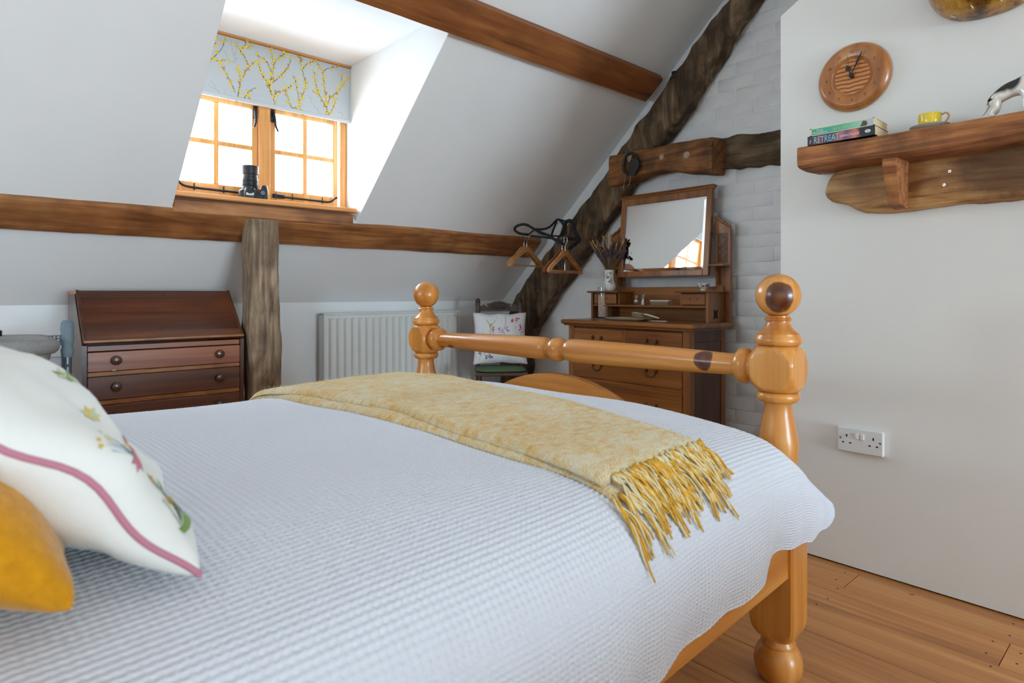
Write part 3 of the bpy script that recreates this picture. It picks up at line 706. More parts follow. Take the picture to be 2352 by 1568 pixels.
# arched footboard panel
pts = []; R_, zc = .573, .694 - .573
for i in range(41):
    a = -.62 + 1.24 * i / 40; pts.append((R_ * math.sin(a) * 1.0, zc + R_ * math.cos(a)))
yl = pts[-1][0]
poly = [(-HP + .04, .26)] + [(-HP + .04, pts[0][1] - .01)] + pts + [(HP - .04, pts[-1][1] - .01), (HP - .04, .26)]
MB().prism([B(-.013, y, z) for y, z in poly], MBED.to_3x3() @ Vector((.026, 0, 0))).build('footboard', M_PINE_Y, bed, smooth=30)
for sgn in (-1, 1):
    ya = sgn * .766; yb = sgn * .741
    MB().box(-2.0, -.040, min(ya, yb), max(ya, yb), .274, .43, .004, M=MBED).build('side_rail', M_PINE_X, bed)
MB().box(-1.98, -.045, -.70, .70, .30, .33, M=MBED).build('slat_base', M_PINE_X, bed)
hb = MB(); hb.box(-2.04, -2.0, -.74, .74, .25, 1.05, .01, M=MBED); hb.build('headboard', M_PINE_Y, bed)
for sgn in (-1, 1): MB().lathe([(.05, 0), (.05, .95), (.03, 1.0), (.055, 1.06), (.0, 1.11)], 24, TB(-2.02, sgn * HP, 0)).build('head_post', M_PINE, bed, smooth=50)
mat_ = thing('mattress', B(-1.0, 0, .33), 'white mattress hidden under the waffle bedspread', 'mattress')
MB().loft([(.332, .93, .675, 12), (.35, .945, .69, 10), (.53, .945, .69, 10), (.56, .92, .665, 8)], 60, TB(-1.0, 0, 0)).build('mattress_core', plain('mattress_cloth', (.75, .75, .75, 1), .9), mat_, smooth=50)

# ------------------------------------------------------------------ waffle bedspread
CS = [(-.822, .285), (-.830, .36), (-.831, .44), (-.825, .515), (-.803, .568), (-.758, .607), (-.69, .629), (-.55, .644), (-.3, .655), (0, .660), (.3, .654), (.52, .640), (.66, .622), (.735, .592), (.775, .545), (.795, .47), (.80, .38)]
cp = smooth_path([Vector((y, z, 0)) for y, z in CS], 160)
_d = [0]
for i in range(1, len(cp)): _d.append(_d[-1] + (cp[i] - cp[i - 1]).length)
CY = np.array([p.x for p in cp]); CZ = np.array([p.y for p in cp]); CD = np.array(_d)
def wr(x, y):
    return .006 * np.sin(3.1 * x + 1.3 * y + .6) * np.sin(2.3 * y - .7 * x) + .004 * np.sin(7.3 * x - 4.1 * y + 1.1) + .003 * np.sin(11 * y + 5 * x)
def ztop(x, y):
    i0 = int(np.argmin(np.abs(CD - 0))); msk = (CZ > .50)
    return float(np.interp(y, CY[msk], CZ[msk]) + wr(x, y))
CELL = .0108; nv = int(CD[-1] / CELL) * 4 + 1; LEN = 2.08; nu = int(LEN / CELL) * 4 + 1
s = np.linspace(0, CD[-1], nv); a = np.linspace(-1.93, .15, nu)
A, Sg = np.meshgrid(a, s, indexing='ij')
Y = np.interp(Sg, CD, CY); Z = np.interp(Sg, CD, CZ)
sh = float(np.interp(.555, CZ[:60], CD[:60]))        # arc length where the near drop begins
# hem line of the near side
hx = np.array([-2.2, -1.2, -.65, -.59, -.48, -.38, -.315, -.27, -.15, 0, .07, .2]); hz = np.array([.31, .325, .358, .372, .380, .386, .386, .412, .404, .390, .40, .41])
hem = np.interp(A, hx, hz) + .004 * np.sin(A * 46) + .003 * np.sin(A * 23 + 1)
low = Sg < sh
Z = np.where(low, .555 - (.555 - Z) * (.555 - hem) / (.555 - .285), Z)
drop = np.clip((sh - Sg) / sh, 0, 1)
Y0 = Y.copy()
fold = (np.sin(A * 17 + 1.1 * np.sin(A * 5)) * .010 + np.sin(A * 39 + .5) * .004) * drop ** 1.3 * np.clip((-.02 - A) / .2, 0, 1)
Y = Y + fold - .004 * drop
Z = Z + wr(A, Y) * (1 - drop)
# foot end: the top turns down in front of the footboard, the near flap runs on past the post
xs = -.135; exm = .285; ex = np.clip(A - xs, 0, None); Rr = .075
th = np.clip(ex / Rr, 0, math.pi / 2); zd = Rr * (1 - np.cos(th)) + np.clip(ex - Rr * math.pi / 2, 0, None)
near = Y0 < 0
xe = np.where(near, np.interp(Y0, [-.84, -.822, -.805, -.785, -.76, -.72], [.068, .066, .040, -.022, -.054, -.060]), -.060)
wz = np.where(near, np.interp(Y0, [-.835, -.815, -.79, -.75, -.70], [0, .10, .38, .85, 1.0]), 1.0)
wz = np.where(near & (Z < .50), wz * np.clip((Z - .36) / .14, 0, 1), wz)
g = wz * np.sin(th) + (1 - wz) * ex / exm
X = np.where(ex > 0, xs + (xe - xs) * g, A); Z = Z - zd * wz
q_ = np.clip(ex / exm, 0, 1)
Z = np.where(near, .392 + (Z - .392) * (1 - .58 * q_ ** 1.5 * (1 - wz)), Z)
P = np.stack([X, Y, Z], -1)
du = np.gradient(P, axis=0); dv = np.gradient(P, axis=1); nr = np.cross(du, dv); nr /= np.linalg.norm(nr, axis=-1, keepdims=True) + 1e-9
wu = np.array([0, .5, 1, .5])[np.arange(nu) % 4]; wv_ = np.array([0, .5, 1, .5])[np.arange(nv) % 4]
dent = (wu[:, None] * wv_[None, :]) ** .8; ridge = (1 - wu[:, None]) * (1 - wv_[None, :])
rng = np.random.default_rng(3)
P = P + nr * ((-.0036 * dent + .0008 * ridge + .00022 * rng.standard_normal((nu, nv)))[..., None])
idx = np.arange(nu * nv).reshape(nu, nv)
quads = np.stack([idx[:-1, :-1], idx[1:, :-1], idx[1:, 1:], idx[:-1, 1:]], -1).reshape(-1, 4)
def np_mesh(name, V, Q):
    me = bpy.data.meshes.new(name); me.vertices.add(len(V)); me.vertices.foreach_set('co', V.astype(np.float32).ravel())
    me.loops.add(len(Q) * 4); me.loops.foreach_set('vertex_index', Q.astype(np.int32).ravel())
    me.polygons.add(len(Q)); me.polygons.foreach_set('loop_start', np.arange(0, len(Q) * 4, 4, dtype=np.int32))
    me.polygons.foreach_set('use_smooth', np.ones(len(Q), dtype=bool)); me.update(calc_edges=True); return me
M_WAFF = plain('waffle_cotton', (.79, .81, .88, 1), .95, spec=.15, sheen=.25, bump=.15, bscale=500)
me = np_mesh('waffle_bedspread', P.reshape(-1, 3), quads); me.materials.append(M_WAFF)
bs = bpy.data.objects.new('waffle_bedspread', me); COL.objects.link(bs); bs.location = BW; bs.rotation_euler = (0, 0, BR)
_tag(bs, 'white waffle-weave bedspread covering the pine bed', 'bedspread')

# ------------------------------------------------------------------ yellow throw
def throw_mat():
    m, nt, b = new_mat('yellow_wool'); L = nt.links.new; tc = N(nt, 'ShaderNodeTexCoord')
    n = N(nt, 'ShaderNodeTexNoise'); n.inputs['Scale'].default_value = 1; n.inputs['Detail'].default_value = 7; n.inputs['Roughness'].default_value = .75
    mp = N(nt, 'ShaderNodeMapping'); mp.inputs['Scale'].default_value = (30, 55, 40); L(tc.outputs['Object'], mp.inputs[0]); L(mp.outputs[0], n.inputs['Vector'])
    n3 = N(nt, 'ShaderNodeTexNoise'); n3.inputs['Scale'].default_value = 5; n3.inputs['Detail'].default_value = 3; L(tc.outputs['Object'], n3.inputs['Vector'])
    ad = N(nt, 'ShaderNodeMath', operation='MULTIPLY_ADD'); L(n3.outputs['Fac'], ad.inputs[0]); ad.inputs[1].default_value = .35; L(n.outputs['Fac'], ad.inputs[2])
    r = ramp(nt, [(.50, S(240, 176, 86)), (.63, S(250, 214, 142)), (.78, S(253, 238, 204))]); L(ad.outputs[0], r.inputs['Fac'])
    L(r.outputs['Color'], b.inputs['Base Color']); b.inputs['Roughness'].default_value = 1; b.inputs['Specular IOR Level'].default_value = .1; b.inputs['Sheen Weight'].default_value = .4
    n2 = N(nt, 'ShaderNodeTexVoronoi'); n2.inputs['Scale'].default_value = 260; L(tc.outputs['Object'], n2.inputs['Vector'])
    ad2 = N(nt, 'ShaderNodeMath', operation='ADD'); L(n.outputs['Fac'], ad2.inputs[0]); L(n2.outputs['Distance'], ad2.inputs[1])
    bp = N(nt, 'ShaderNodeBump'); bp.inputs['Strength'].default_value = .9; bp.inputs['Distance'].default_value = .004; L(ad2.outputs[0], bp.inputs['Height']); L(bp.outputs['Normal'], b.inputs['Normal'])
    return m
M_THROW = throw_mat()
M_FR1 = plain('fringe_gold', S(232, 178, 70), 1, noise=.2, nscale=60); M_FR2 = plain('fringe_cream', S(240, 226, 184), 1, noise=.1, nscale=60)
thr = thing('yellow_throw', B(-.5, 0, .65), 'folded yellow wool throw with a long fringe laid across the bed foot', 'throw', rot=(0, 0, BR))
def layer(name, xa_n, xa_f, xb_n, xb_f, yn, yf, lift, thick, seed):
    nx, ny = 40, 120; top = np.zeros((nx, ny, 3))
    for i in range(nx):
        for j in range(ny):
            v = j / (ny - 1); u = i / (nx - 1); y = yn + (yf - yn) * v
            xa = xa_n + (xa_f - xa_n) * v + .010 * math.sin(v * 7 + seed) + .004 * math.sin(v * 23 + seed); xb = xb_n + (xb_f - xb_n) * v + .012 * math.sin(v * 5 + 1 + seed)
            x = xa + (xb - xa) * u; e = min(u, 1 - u); rnd_ = math.sqrt(max(0, 1 - (1 - min(1, e / .05)) ** 2))
            puff = .55 + .45 * mnoise.noise(Vector((x * 6, y * 6, seed)))
            top[i, j] = (x, y, ztop(x, y) + lift + thick * rnd_ * (.75 + .4 * puff) + .0022 * mnoise.noise(Vector((x * 60, y * 60, seed))))
    # far side falls over the edge
    botm = top.copy()
    for i in range(nx):
        for j in range(ny): botm[i, j, 2] = ztop(top[i, j, 0], top[i, j, 1]) + lift - .004
    V = np.concatenate([top.reshape(-1, 3), botm.reshape(-1, 3)]); k = nx * ny; id0 = np.arange(k).reshape(nx, ny); id1 = id0 + k
    Q = [np.stack([id0[:-1, :-1], id0[1:, :-1], id0[1:, 1:], id0[:-1, 1:]], -1).reshape(-1, 4), np.stack([id1[:-1, :-1], id1[:-1, 1:], id1[1:, 1:], id1[1:, :-1]], -1).reshape(-1, 4)]
    for e0, e1 in ((id0[:, 0], id1[:, 0]), (id1[:, -1], id0[:, -1]), (id1[0, :], id0[0, :]), (id0[-1, :], id1[-1, :])):
        Q.append(np.stack([e0[:-1], e1[:-1], e1[1:], e0[1:]], -1))
    V = V - np.array([-.5, 0, .65])
    me = np_mesh(name, V, np.concatenate(Q)); me.materials.append(M_THROW)
    o = bpy.data.objects.new(name, me); COL.objects.link(o); o.parent = thr; W[o.name] = W[thr.name]; return o
layer('under_fold', -.735, -.745, -.41, -.17, -.745, .765, .003, .011, 1)
layer('upper_fold', -.712, -.725, -.395, -.155, -.722, .76, .016, .015, 4)
rnd = random.Random(8)
NT = 46
for k in range(NT):
    lay = k % 3 != 0; u = (k + rnd.random()) / NT
    x0_ = (-.705 + .31 * u) if lay else (-.735 + .30 * u); y0_ = -.724 if lay else -.747; lf = .022 if lay else .009
    Lg = rnd.uniform(.065, .10); sk0 = rnd.uniform(-.15, .45); mb = MB()
    for q in range(6):
        sk = sk0 + rnd.gauss(0, .09); ph_ = rnd.uniform(0, 6); l2 = Lg * rnd.uniform(.82, 1.08); pts = []; rs = []; ox = rnd.gauss(0, .0022); oz = rnd.uniform(-.002, .003)
        for i in range(10):
            t = i / 9; yy = y0_ - l2 * t * .84; xx = x0_ + ox * (.4 + t) + sk * l2 * t + .0026 * math.sin(t * 10 + ph_)
            zz = ztop(xx, yy) if yy > -.815 else ztop(xx, -.815) - (-.815 - yy) * 1.4
            pts.append(B(xx, max(yy, -.838), zz + (lf + oz) * (1 - .7 * t) + .005 + .0025 * math.sin(t * 8 + ph_))); rs.append((.0026 - .0010 * t) * rnd.uniform(.85, 1.15))
        mb.tube(pts, rs, 5, m=0 if rnd.random() < .55 else 1)
    mb.build('tassel', [M_FR1, M_FR2], thr, smooth=120)
# fuzz along the throw
mb = MB(); rnd = random.Random(5)
for k in range(2600):
    v = rnd.random(); u = rnd.random(); y = -.74 + 1.5 * v; xa = -.712 - .013 * v; xb = -.395 + .24 * v; x = xa + (xb - xa) * u
    z = ztop(x, y) + .030; d = Vector((rnd.gauss(0, 1), rnd.gauss(0, 1), abs(rnd.gauss(0, .6)) + .15)).normalized(); l_ = rnd.uniform(.006, .016); p = Vector((x, y, z))
    q = p + d * l_; c_ = d.cross(Vector((0, 0, 1)));
    if c_.length < 1e-3: continue
    c_ = c_.normalized() * .00035; mid = (p + q) / 2 + Vector((0, 0, .002))
    mb.add([MBED @ (p - c_), MBED @ (p + c_), MBED @ (mid + c_), MBED @ (mid - c_), MBED @ q], [(0, 1, 2, 3), (3, 2, 4)])
mb.build('wool_fuzz', plain('wool_fuzz', S(242, 222, 170), 1), thr, kind='stuff')

# ------------------------------------------------------------------ cushions
def cushion_fn(Mx, hw, hh, T, seed=0, k=.09, wrinkle=.007, pw=.42):
    def pt(u, v, side, lift=0.0):
        x = hw * u * (1 - k * (1 - v * v)); y = hh * v * (1 - k * (1 - u * u))
        f = max(0.0, (1 - u * u) * (1 - v * v)) ** pw
        z = side * T * f
        nz = mnoise.fractal(Vector((u * 1.6 + seed, v * 1.6, side * 2.0)), 1, 2, 3)
        z += side * wrinkle * nz * f ** .5 * 1.4 + .004 * math.sin(u * 9 + seed) * (1 - f) * abs(v)
        edge = .010 * math.sin(7 * u + seed) * (abs(v) ** 6) * (1 - u * u) + .010 * math.sin(6 * v + 2 * seed) * (abs(u) ** 6) * (1 - v * v)
        return Mx @ Vector((x, y, z + edge + side * lift))
    return pt
def cushion_mesh(pt, n=44):
    mb = MB(); vs = []; fs = []
    g = [-math.cos(math.pi * i / n) for i in range(n + 1)]
    m_ = n + 1
    for side in (1, -1):
        b = len(vs)
        for i in range(m_):
            for j in range(m_): vs.append(pt(g[i], g[j], side))
        for i in range(n):
            for j in range(n):
                q = (b + i * m_ + j, b + (i + 1) * m_ + j, b + (i + 1) * m_ + j + 1, b + i * m_ + j + 1)
                fs.append(q if side > 0 else tuple(reversed(q)))
    return mb.add(vs, fs)
def rim(pt, n=40, off=0.0):
    out = []; g = [-math.cos(math.pi * i / n) for i in range(n)]
    for i in g: out.append((i, -1))
    for i in g: out.append((1, i))
    for i in g: out.append((-i, 1))
    for i in g: out.append((-1, -i))
    return [pt(u, v, 1) for u, v in out]
def lean(base, side_dir, bottom_dir, hw, hh):
    sd = Vector(side_dir).normalized(); bd = Vector(bottom_dir); bd = (bd - sd * bd.dot(sd)).normalized(); n = bd.cross(sd)
    c = Vector(base) + bd * hw + sd * hh
    return frame(c, bd, sd, n)
def flower(mb, pt, u, v, r, ms, n=6, squash=1.0, rot=0.0, lift=.0012, petal=.5):
    def P(a, b): return pt(max(-.98, min(.98, u + a)), max(-.98, min(.98, v + b)), 1, lift)
    for i in range(n):
        a = rot + 2 * math.pi * i / n; cu, cvv = math.cos(a) * r, math.sin(a) * r * squash; m = ms[i % len(ms)]
        tu, tv = -math.sin(a) * r * petal * .5, math.cos(a) * r * petal * .5
        mb.add([P(0, 0), P(cu * .55 + tu, cvv * .55 + tv), P(cu, cvv), P(cu * .55 - tu, cvv * .55 - tv)], [(0, 1, 2, 3)], m)
def stem(mb, pt, path, w, m, lift=.001):
    pts = [pt(max(-.98, min(.98, u)), max(-.98, min(.98, v)), 1, lift) for u, v in path]
    pts = smooth_path(pts, 16); nr = (pt(path[0][0], path[0][1], 1, .02) - pt(path[0][0], path[0][1], 1, 0)).normalized()
    mb.ribbon(pts, nr, w, m)
cm = lambda n, c, **k: plain(n, c, .9, spec=.1, sheen=.2, bump=.12, bscale=300, **k)
M_LINEN = cm('cream_linen', (.82, .80, .75, 1)); M_MUST = plain('mustard_wool', S(206, 140, 22), .95, noise=.12, nscale=90, bump=.5, bscale=220, spec=.1, sheen=.3)
M_PIPE = cm('pink_piping', S(196, 128, 146)); M_PILLOW = cm('white_pillow_cotton', (.80, .82, .86, 1))
E = {k: cm('thread_' + k, c) for k, c in dict(blue=S(150, 186, 204), rose=S(196, 120, 134), gold=S(228, 186, 70), green=S(120, 152, 66), pale=S(200, 204, 164), orange=S(222, 150, 50), pink=S(224, 72, 124), violet=S(160, 84, 160), mauve=S(192, 150, 190), lime=S(166, 176, 104)).items()}
EL = list(E.values()); EI = {k: i for i, k in enumerate(E)}
# white embroidered cushion leaning against the mustard one
c1 = thing('embroidered_cushion', (.05, .93, .66), 'cream cushion with pink piping and embroidered flowers leaning on the bed', 'cushion')
Mx = lean((.196, .715, .662), (-.68, .03, .69), (-.03, 1, .0), .215, .178); pt1 = cushion_fn(Mx, .215, .178, .070, 1.3, wrinkle=.013)
cushion_mesh(pt1).build('cover', M_LINEN, c1, smooth=180)
MB().tube(rim(pt1), .0036, 8, closed=True).build('piping', M_PIPE, c1, smooth=180)
mb = MB()
for (u, v, r, ms, n) in ((-.87, -.32, .075, ['rose', 'rose', 'rose', 'rose', 'rose', 'rose'], 7), (-.74, -.32, .06, ['rose', 'blue'], 6), (-.48, -.34, .09, ['rose', 'gold'], 7), (-.55, .0, .08, ['pale', 'gold'], 7), (-.25, .25, .1, ['green', 'pale'], 7)):
    flower(mb, pt1, u, v, r, [EI[x] for x in ms], n)
for i in range(7): stem(mb, pt1, [(-.87, -.28), (-.86 + .025 * i - .08, -.15 + .04 * math.sin(i * 1.3))], .004, EI['blue']); 
for i in range(5): flower(mb, pt1, -.94 + .035 * i, -.09 + .03 * math.sin(i * 2), .02, [EI['gold']], 5)
for u in (-.78, -.62, -.48): stem(mb, pt1, [(u, -.44), (u * .6 - .28, -.6), (-.60, -.78)], .002, EI['pale'])
for (u, v) in ((-.78, -.50), (-.70, -.54), (-.82, -.66)): flower(mb, pt1, u, v, .05, [EI['orange'], EI['gold']], 6); flower(mb, pt1, u - .01, v - .05, .035, [EI['green']], 4)
for i in range(11): stem(mb, pt1, [(-.90 + .030 * i, -.80), (-.885 + .028 * i + .02 * math.sin(i), -.70), (-.87 + .03 * i, -.60 - .03 * (i % 3))], .006, EI['green'] if i % 2 else EI['pale'])
stem(mb, pt1, [(-.93, -.78), (-.84, -.83), (-.72, -.85), (-.55, -.83)], .012, EI['green'])
mb.build('embroidery', EL, c1, kind='stuff')
c2 = thing('mustard_cushion', (-.05, .95, .66), 'mustard yellow wool cushion behind the embroidered one', 'cushion')
Mx = lean((.075, .690, .668), (-.70, .03, .70), (.04, 1, 0), .24, .21); pt2 = cushion_fn(Mx, .24, .21, .075, 4.1, k=.05, pw=.36)
cushion_mesh(pt2).build('cover', M_MUST, c2, smooth=180)
c3 = thing('white_pillow', (-.25, 1.35, .66), 'plump white pillow at the head of the bed', 'pillow')
Mx = lean((-.13, 1.06, .672), (-.66, 0, .70), (0, 1, 0), .33, .23); pt3 = cushion_fn(Mx, .33, .23, .10, 2.2, k=.05)
cushion_mesh(pt3).build('cover', M_PILLOW, c3, smooth=180)
# ================================================================== bureau
bx0_, bx1_, byf, byb = .400, 1.073, 3.20, 3.64
bu = thing('bureau_desk', ((bx0_ + bx1_) / 2, 3.42, 0), 'dark mahogany bureau with a sloping flap and knobbed drawers', 'desk')
ZT, ZF, YT = .968, .738, 3.435
side = [(byf, 0), (byf, ZF - .004), (YT - .01, ZT - .012), (byb, ZT - .012), (byb, 0)]
for xa in (bx0_, bx1_ - .018): MB().prism([(xa, y, z) for y, z in side], (.018, 0, 0)).build('side_panel', M_MAHOG_Z, bu)
MB().box(bx0_ - .004, bx1_ + .004, YT - .014, byb, ZT - .012, ZT + .004, .003).build('top', M_BAND, bu)
MB().box(bx0_ + .018, bx1_ - .018, byb - .012, byb, .05, ZT - .012).build('back_panel', M_MAHOG_Z, bu)
dirv = Vector((0, YT - byf, ZT - ZF)).normalized(); nv_ = Vector((0, -dirv.z, dirv.y))
fl = MB(); Lf = math.hypot(YT - byf, ZT - ZF)
Mf = frame((bx0_ + .004, byf - .004, ZF), (1, 0, 0), dirv, nv_); Wf = bx1_ - bx0_ - .008
fl.box(0, Wf, .0, Lf - .004, 0, .016, .004, M=Mf)
flo = fl.build('writing_flap', M_MAHOG, bu)
for xa, xb in ((0.0, .012), (Wf - .012, Wf)): MB().box(xa, xb, 0, Lf - .004, .014, .0185, .002, M=Mf).build('flap_edging', M_MAHOG_Z, flo)
MB().box(0, Wf, -.002, .008, .012, .022, .003, M=Mf).build('flap_lip', M_BAND, flo)
MB().lathe([(.0045, .0155), (.0045, .017), (0, .017)], 12, Mf @ Matrix.Translation((Wf * .53, Lf - .028, 0))).box(Wf * .53 - .0015, Wf * .53 + .0015, Lf - .04, Lf - .026, .0155, .0172, M=Mf).build('keyhole', M_BLK, flo)
def front(z0, z1, mat, name, dy=0.0, c=.002, parent=bu):
    return MB().box(bx0_ + .02, bx1_ - .02, byf + dy, byf + .02, z0, z1, c).build(name, mat, parent)
front(.708, .732, M_DRAWER, 'flap_rail', .004)
for (z0, z1, m) in ((.619, .704, M_DRAWER), (.494, .596, M_DRAWER2), (.36, .47, M_DRAWER2), (.22, .336, M_DRAWER2)):
    d = front(z0, z1, m, 'drawer', -.002)
    zc_ = (z0 + z1) / 2 + .004
    for kx in (.525, .955):
        Mk = Matrix.Translation((kx, byf, zc_)) @ Matrix.Rotation(math.pi / 2, 4, 'X')
        MB().lathe([(.011, -.002), (.0095, .006), (.012, .010), (.0185, .014), (.021, .021), (.0185, .028), (.011, .0305), (0, .031)], 24, Mk).build('knob', M_KNOB, d, smooth=50)
for (z0, z1) in ((.598, .617), (.472, .492), (.338, .358)): front(z0, z1, M_BAND, 'drawer_divider', .001)
front(.0, .218, M_MAHOG, 'plinth', .003)
c = onY(262, 850, 3.197)
MB().ellipse(c, (.008, 0, 0), (0, 0, .004), 8).build('chip', plain('bare_chip', S(200, 180, 150), .9), bu)

# ================================================================== bedside crib
cr = thing('bedside_crib', (-.15, 3.0, 0), 'grey fabric bedside crib with a padded rim and metal leg', 'crib')
M_GREY = plain('grey_melange', S(152, 148, 146), .95, noise=.12, nscale=160, bump=.3, bscale=300, spec=.1)
M_GREYL = plain('pale_mesh', S(206, 202, 206), .9, noise=.04, nscale=80)
def rrect(x0, x1, y0, y1, r, z, n=8):
    out = []
    for cx, cy, a0 in ((x1 - r, y1 - r, 0), (x0 + r, y1 - r, 90), (x0 + r, y0 + r, 180), (x1 - r, y0 + r, 270)):
        for i in range(n + 1):
            a = math.radians(a0 + 90 * i / n); out.append(Vector((cx + r * math.cos(a), cy + r * math.sin(a), z)))
    return out
kx0, kx1, ky0, ky1 = -.62, .262, 2.76, 3.22
rp = rrect(kx0, kx1, ky0, ky1, .10, .765)
MB().tube(rp, .028, 14, closed=True).build('padded_rim', M_GREY, cr, smooth=180)
def wall_ring(z0, z1, in0, in1, mat, name):
    a = rrect(kx0 + in0, kx1 - in0, ky0 + in0, ky1 - in0, .09, z0); b = rrect(kx0 + in1, kx1 - in1, ky0 + in1, ky1 - in1, .09, z1); n = len(a); mb = MB()
    a2 = rrect(kx0 + in0 + .006, kx1 - in0 - .006, ky0 + in0 + .006, ky1 - in0 - .006, .085, z0); b2 = rrect(kx0 + in1 + .006, kx1 - in1 - .006, ky0 + in1 + .006, ky1 - in1 - .006, .085, z1)
    fs = []
    for i in range(n):
        j = (i + 1) % n; fs += [(i, j, n + j, n + i), (2 * n + j, 2 * n + i, 3 * n + i, 3 * n + j), (j, i, 2 * n + i, 2 * n + j), (n + i, n + j, 3 * n + j, 3 * n + i)]
    mb.add(a + b + a2 + b2, fs); return mb.build(name, mat, cr, smooth=60)
wall_ring(.715, .752, .004, -.004, M_GREY, 'rim_skirt')
wall_ring(.50, .716, .032, .006, M_GREYL, 'mesh_side')
wall_ring(.44, .502, .036, .032, M_GREY, 'lower_skirt')
for x in (kx1 - .08, kx1 - .30, kx0 + .12): MB().box(x - .007, x + .007, ky0 + .006, ky0 + .012, .50, .72, .001).build('seam_band', M_GREY, cr)
MB().box(kx0 + .05, kx1 - .05, ky0 + .05, ky1 - .05, .44, .47, .01).build('base_board', M_GREY, cr)
MB().tube([(kx1 - .13, ky1 - .005, .74), (kx1 - .132, ky1 - .01, .806), (kx1 - .128, ky1 - .012, .81)], .006, 8).build('clip', M_BLK, cr, smooth=60)
pxl = .338; pyl = 3.10
M_TUBE = plain('grey_steel_tube', S(120, 130, 142), .35, metal=.7); M_CLAMP = plain('grey_clamp', S(108, 124, 132), .5)
lp = MB().tube([(pxl, pyl, .02), (pxl, pyl, .70)], .016, 16).build('leg_tube', M_TUBE, cr, smooth=60)
for k in range(6): MB().box(pxl - .004, pxl + .004, pyl - .0172, pyl - .0150, .66 - k * .034, .672 - k * .034).build('slot', M_BLK, lp)
MB().loft([(.70, .019, .02, 4), (.73, .022, .022, 4), (.74, .018, .018, 4), (.765, .022, .022, 4), (.78, .024, .022, 4), (.786, .020, .02, 4), (.815, .023, .022, 3.5), (.84, .021, .02, 3), (.85, .014, .014, 2.5)], 28, Matrix.Translation((pxl, pyl, 0))).build('clamp', M_CLAMP, cr, smooth=50)
mb = MB()
for i in range(4): mb.box(kx1 + .01, pxl - .015, pyl - .012, pyl + .012, .752 + i * .0115, .756 + i * .0115)
for i in range(4): mb.box(kx1 + .012 + i * .013, kx1 + .016 + i * .013, pyl - .012, pyl + .012, .752, .79)
mb.build('clamp_grille', M_CLAMP, cr)
MB().box(pxl - .03, pxl + .02, pyl - .25, pyl + .12, 0, .03, .008).build('foot_bar', M_TUBE, cr)
MB().box(-.66, -.63, pyl - .25, pyl + .12, 0, .03, .008).tube([(-.645, pyl, .02), (-.645, pyl, .76)], .016, 12).build('leg_tube', M_TUBE, cr, smooth=50)
MB().box(kx1 + .015, pxl - .012, pyl + .02, pyl + .05, .42, .70, .004).build('side_bracket', M_GREYL, cr)

# ================================================================== radiator
rx0, rx1, ryf, rz0, rz1 = 1.700, 2.760, 3.635, .235, .836
ra = thing('radiator', ((rx0 + rx1) / 2, ryf, rz0), 'cream ribbed panel radiator on the low eaves wall', 'radiator')
MB().box(rx0 + .006, rx1 - .006, ryf + .006, ryf + .026, rz0, rz1 - .003, .004).build('panel', M_RAD, ra)
MB().box(rx0, rx1, ryf - .003, ryf + .07, rz1 - .012, rz1, .004).build('top_grille', M_RAD, ra)
for x in (rx0, rx1 - .006): MB().box(x, x + .006, ryf - .002, ryf + .07, rz0 + .01, rz1, .002).build('end_cover', M_RAD, ra)
nfl = 20; pitch = (rx1 - rx0 - .05) / nfl; first = None
for i in range(nfl):
    xc = rx0 + .025 + pitch * (i + .5)
    if first is None:
        h = pitch * .34; za, zb = rz0 + .03, rz1 - .032; mb = MB()
        prof = [(-h, ryf + .006), (-h * .5, ryf - .015), (h * .5, ryf - .015), (h, ryf + .006)]
        vs = [(xc + a, b, za) for a, b in prof] + [(xc + a, b, zb - (.006 if b < ryf else 0)) for a, b in prof]
        mb.add(vs, [(0, 1, 5, 4), (1, 2, 6, 5), (2, 3, 7, 6), (4, 5, 6, 7), (3, 2, 1, 0)]); first = mb.build('flute', M_RAD, ra, smooth=60); fx = xc
    else:
        o = first.copy(); COL.objects.link(o); o.location.x = xc - fx
MB().tube([(rx1 + .03, ryf + .03, .0), (rx1 + .03, ryf + .03, .30), (rx1 - .02, ryf + .03, .30)], .0075, 10).build('pipe', M_WHITE, ra, smooth=60)
MB().lathe([(.012, .29), (.017, .30), (.018, .36), (.014, .375), (0, .377)], 16, Matrix.Translation((rx1 + .03, ryf + .03, 0))).build('valve', M_WHITE, ra, smooth=50)
for x in (rx0 + .2, rx1 - .2): MB().box(x, x + .03, ryf + .024, YK - .002, rz0 + .1, rz1 - .1).build('wall_bracket', M_RAD, ra)

# ================================================================== chair with cushion
M_CHAIR = wood('dark_carved_oak', S(34, 20, 14), S(58, 36, 25), S(78, 52, 36), 'X', 20, .1, .4, .2, .2); M_CHSEAT = wood('chair_seat_oak', S(58, 38, 28), S(84, 60, 46), S(104, 78, 60), 'X', 20, .1, .4, .1, .2)
ccx, ccy = 2.72, 3.13; crot = math.radians(-38)
ch = thing('carved_chair', (ccx, ccy, 0), 'small dark carved wooden chair with turned legs by the radiator', 'chair', rot=(0, 0, crot)); C = W[ch.name]
MB().box(-.172, .172, -.17, .17, .425, .448, .006, M=C).build('seat', M_CHSEAT, ch)
def turned(x, y): return MB().lathe([(.014, 0), (.016, .06), (.013, .07), (.019, .09), (.020, .22), (.013, .24), (.021, .27), (.024, .31), (.019, .35), (.012, .36), (.020, .375), (.020, .425)], 18, C @ Matrix.Translation((x, y, 0)))
for x in (-.148, .148): turned(x, -.145).build('leg', M_CHAIR, ch, smooth=50)
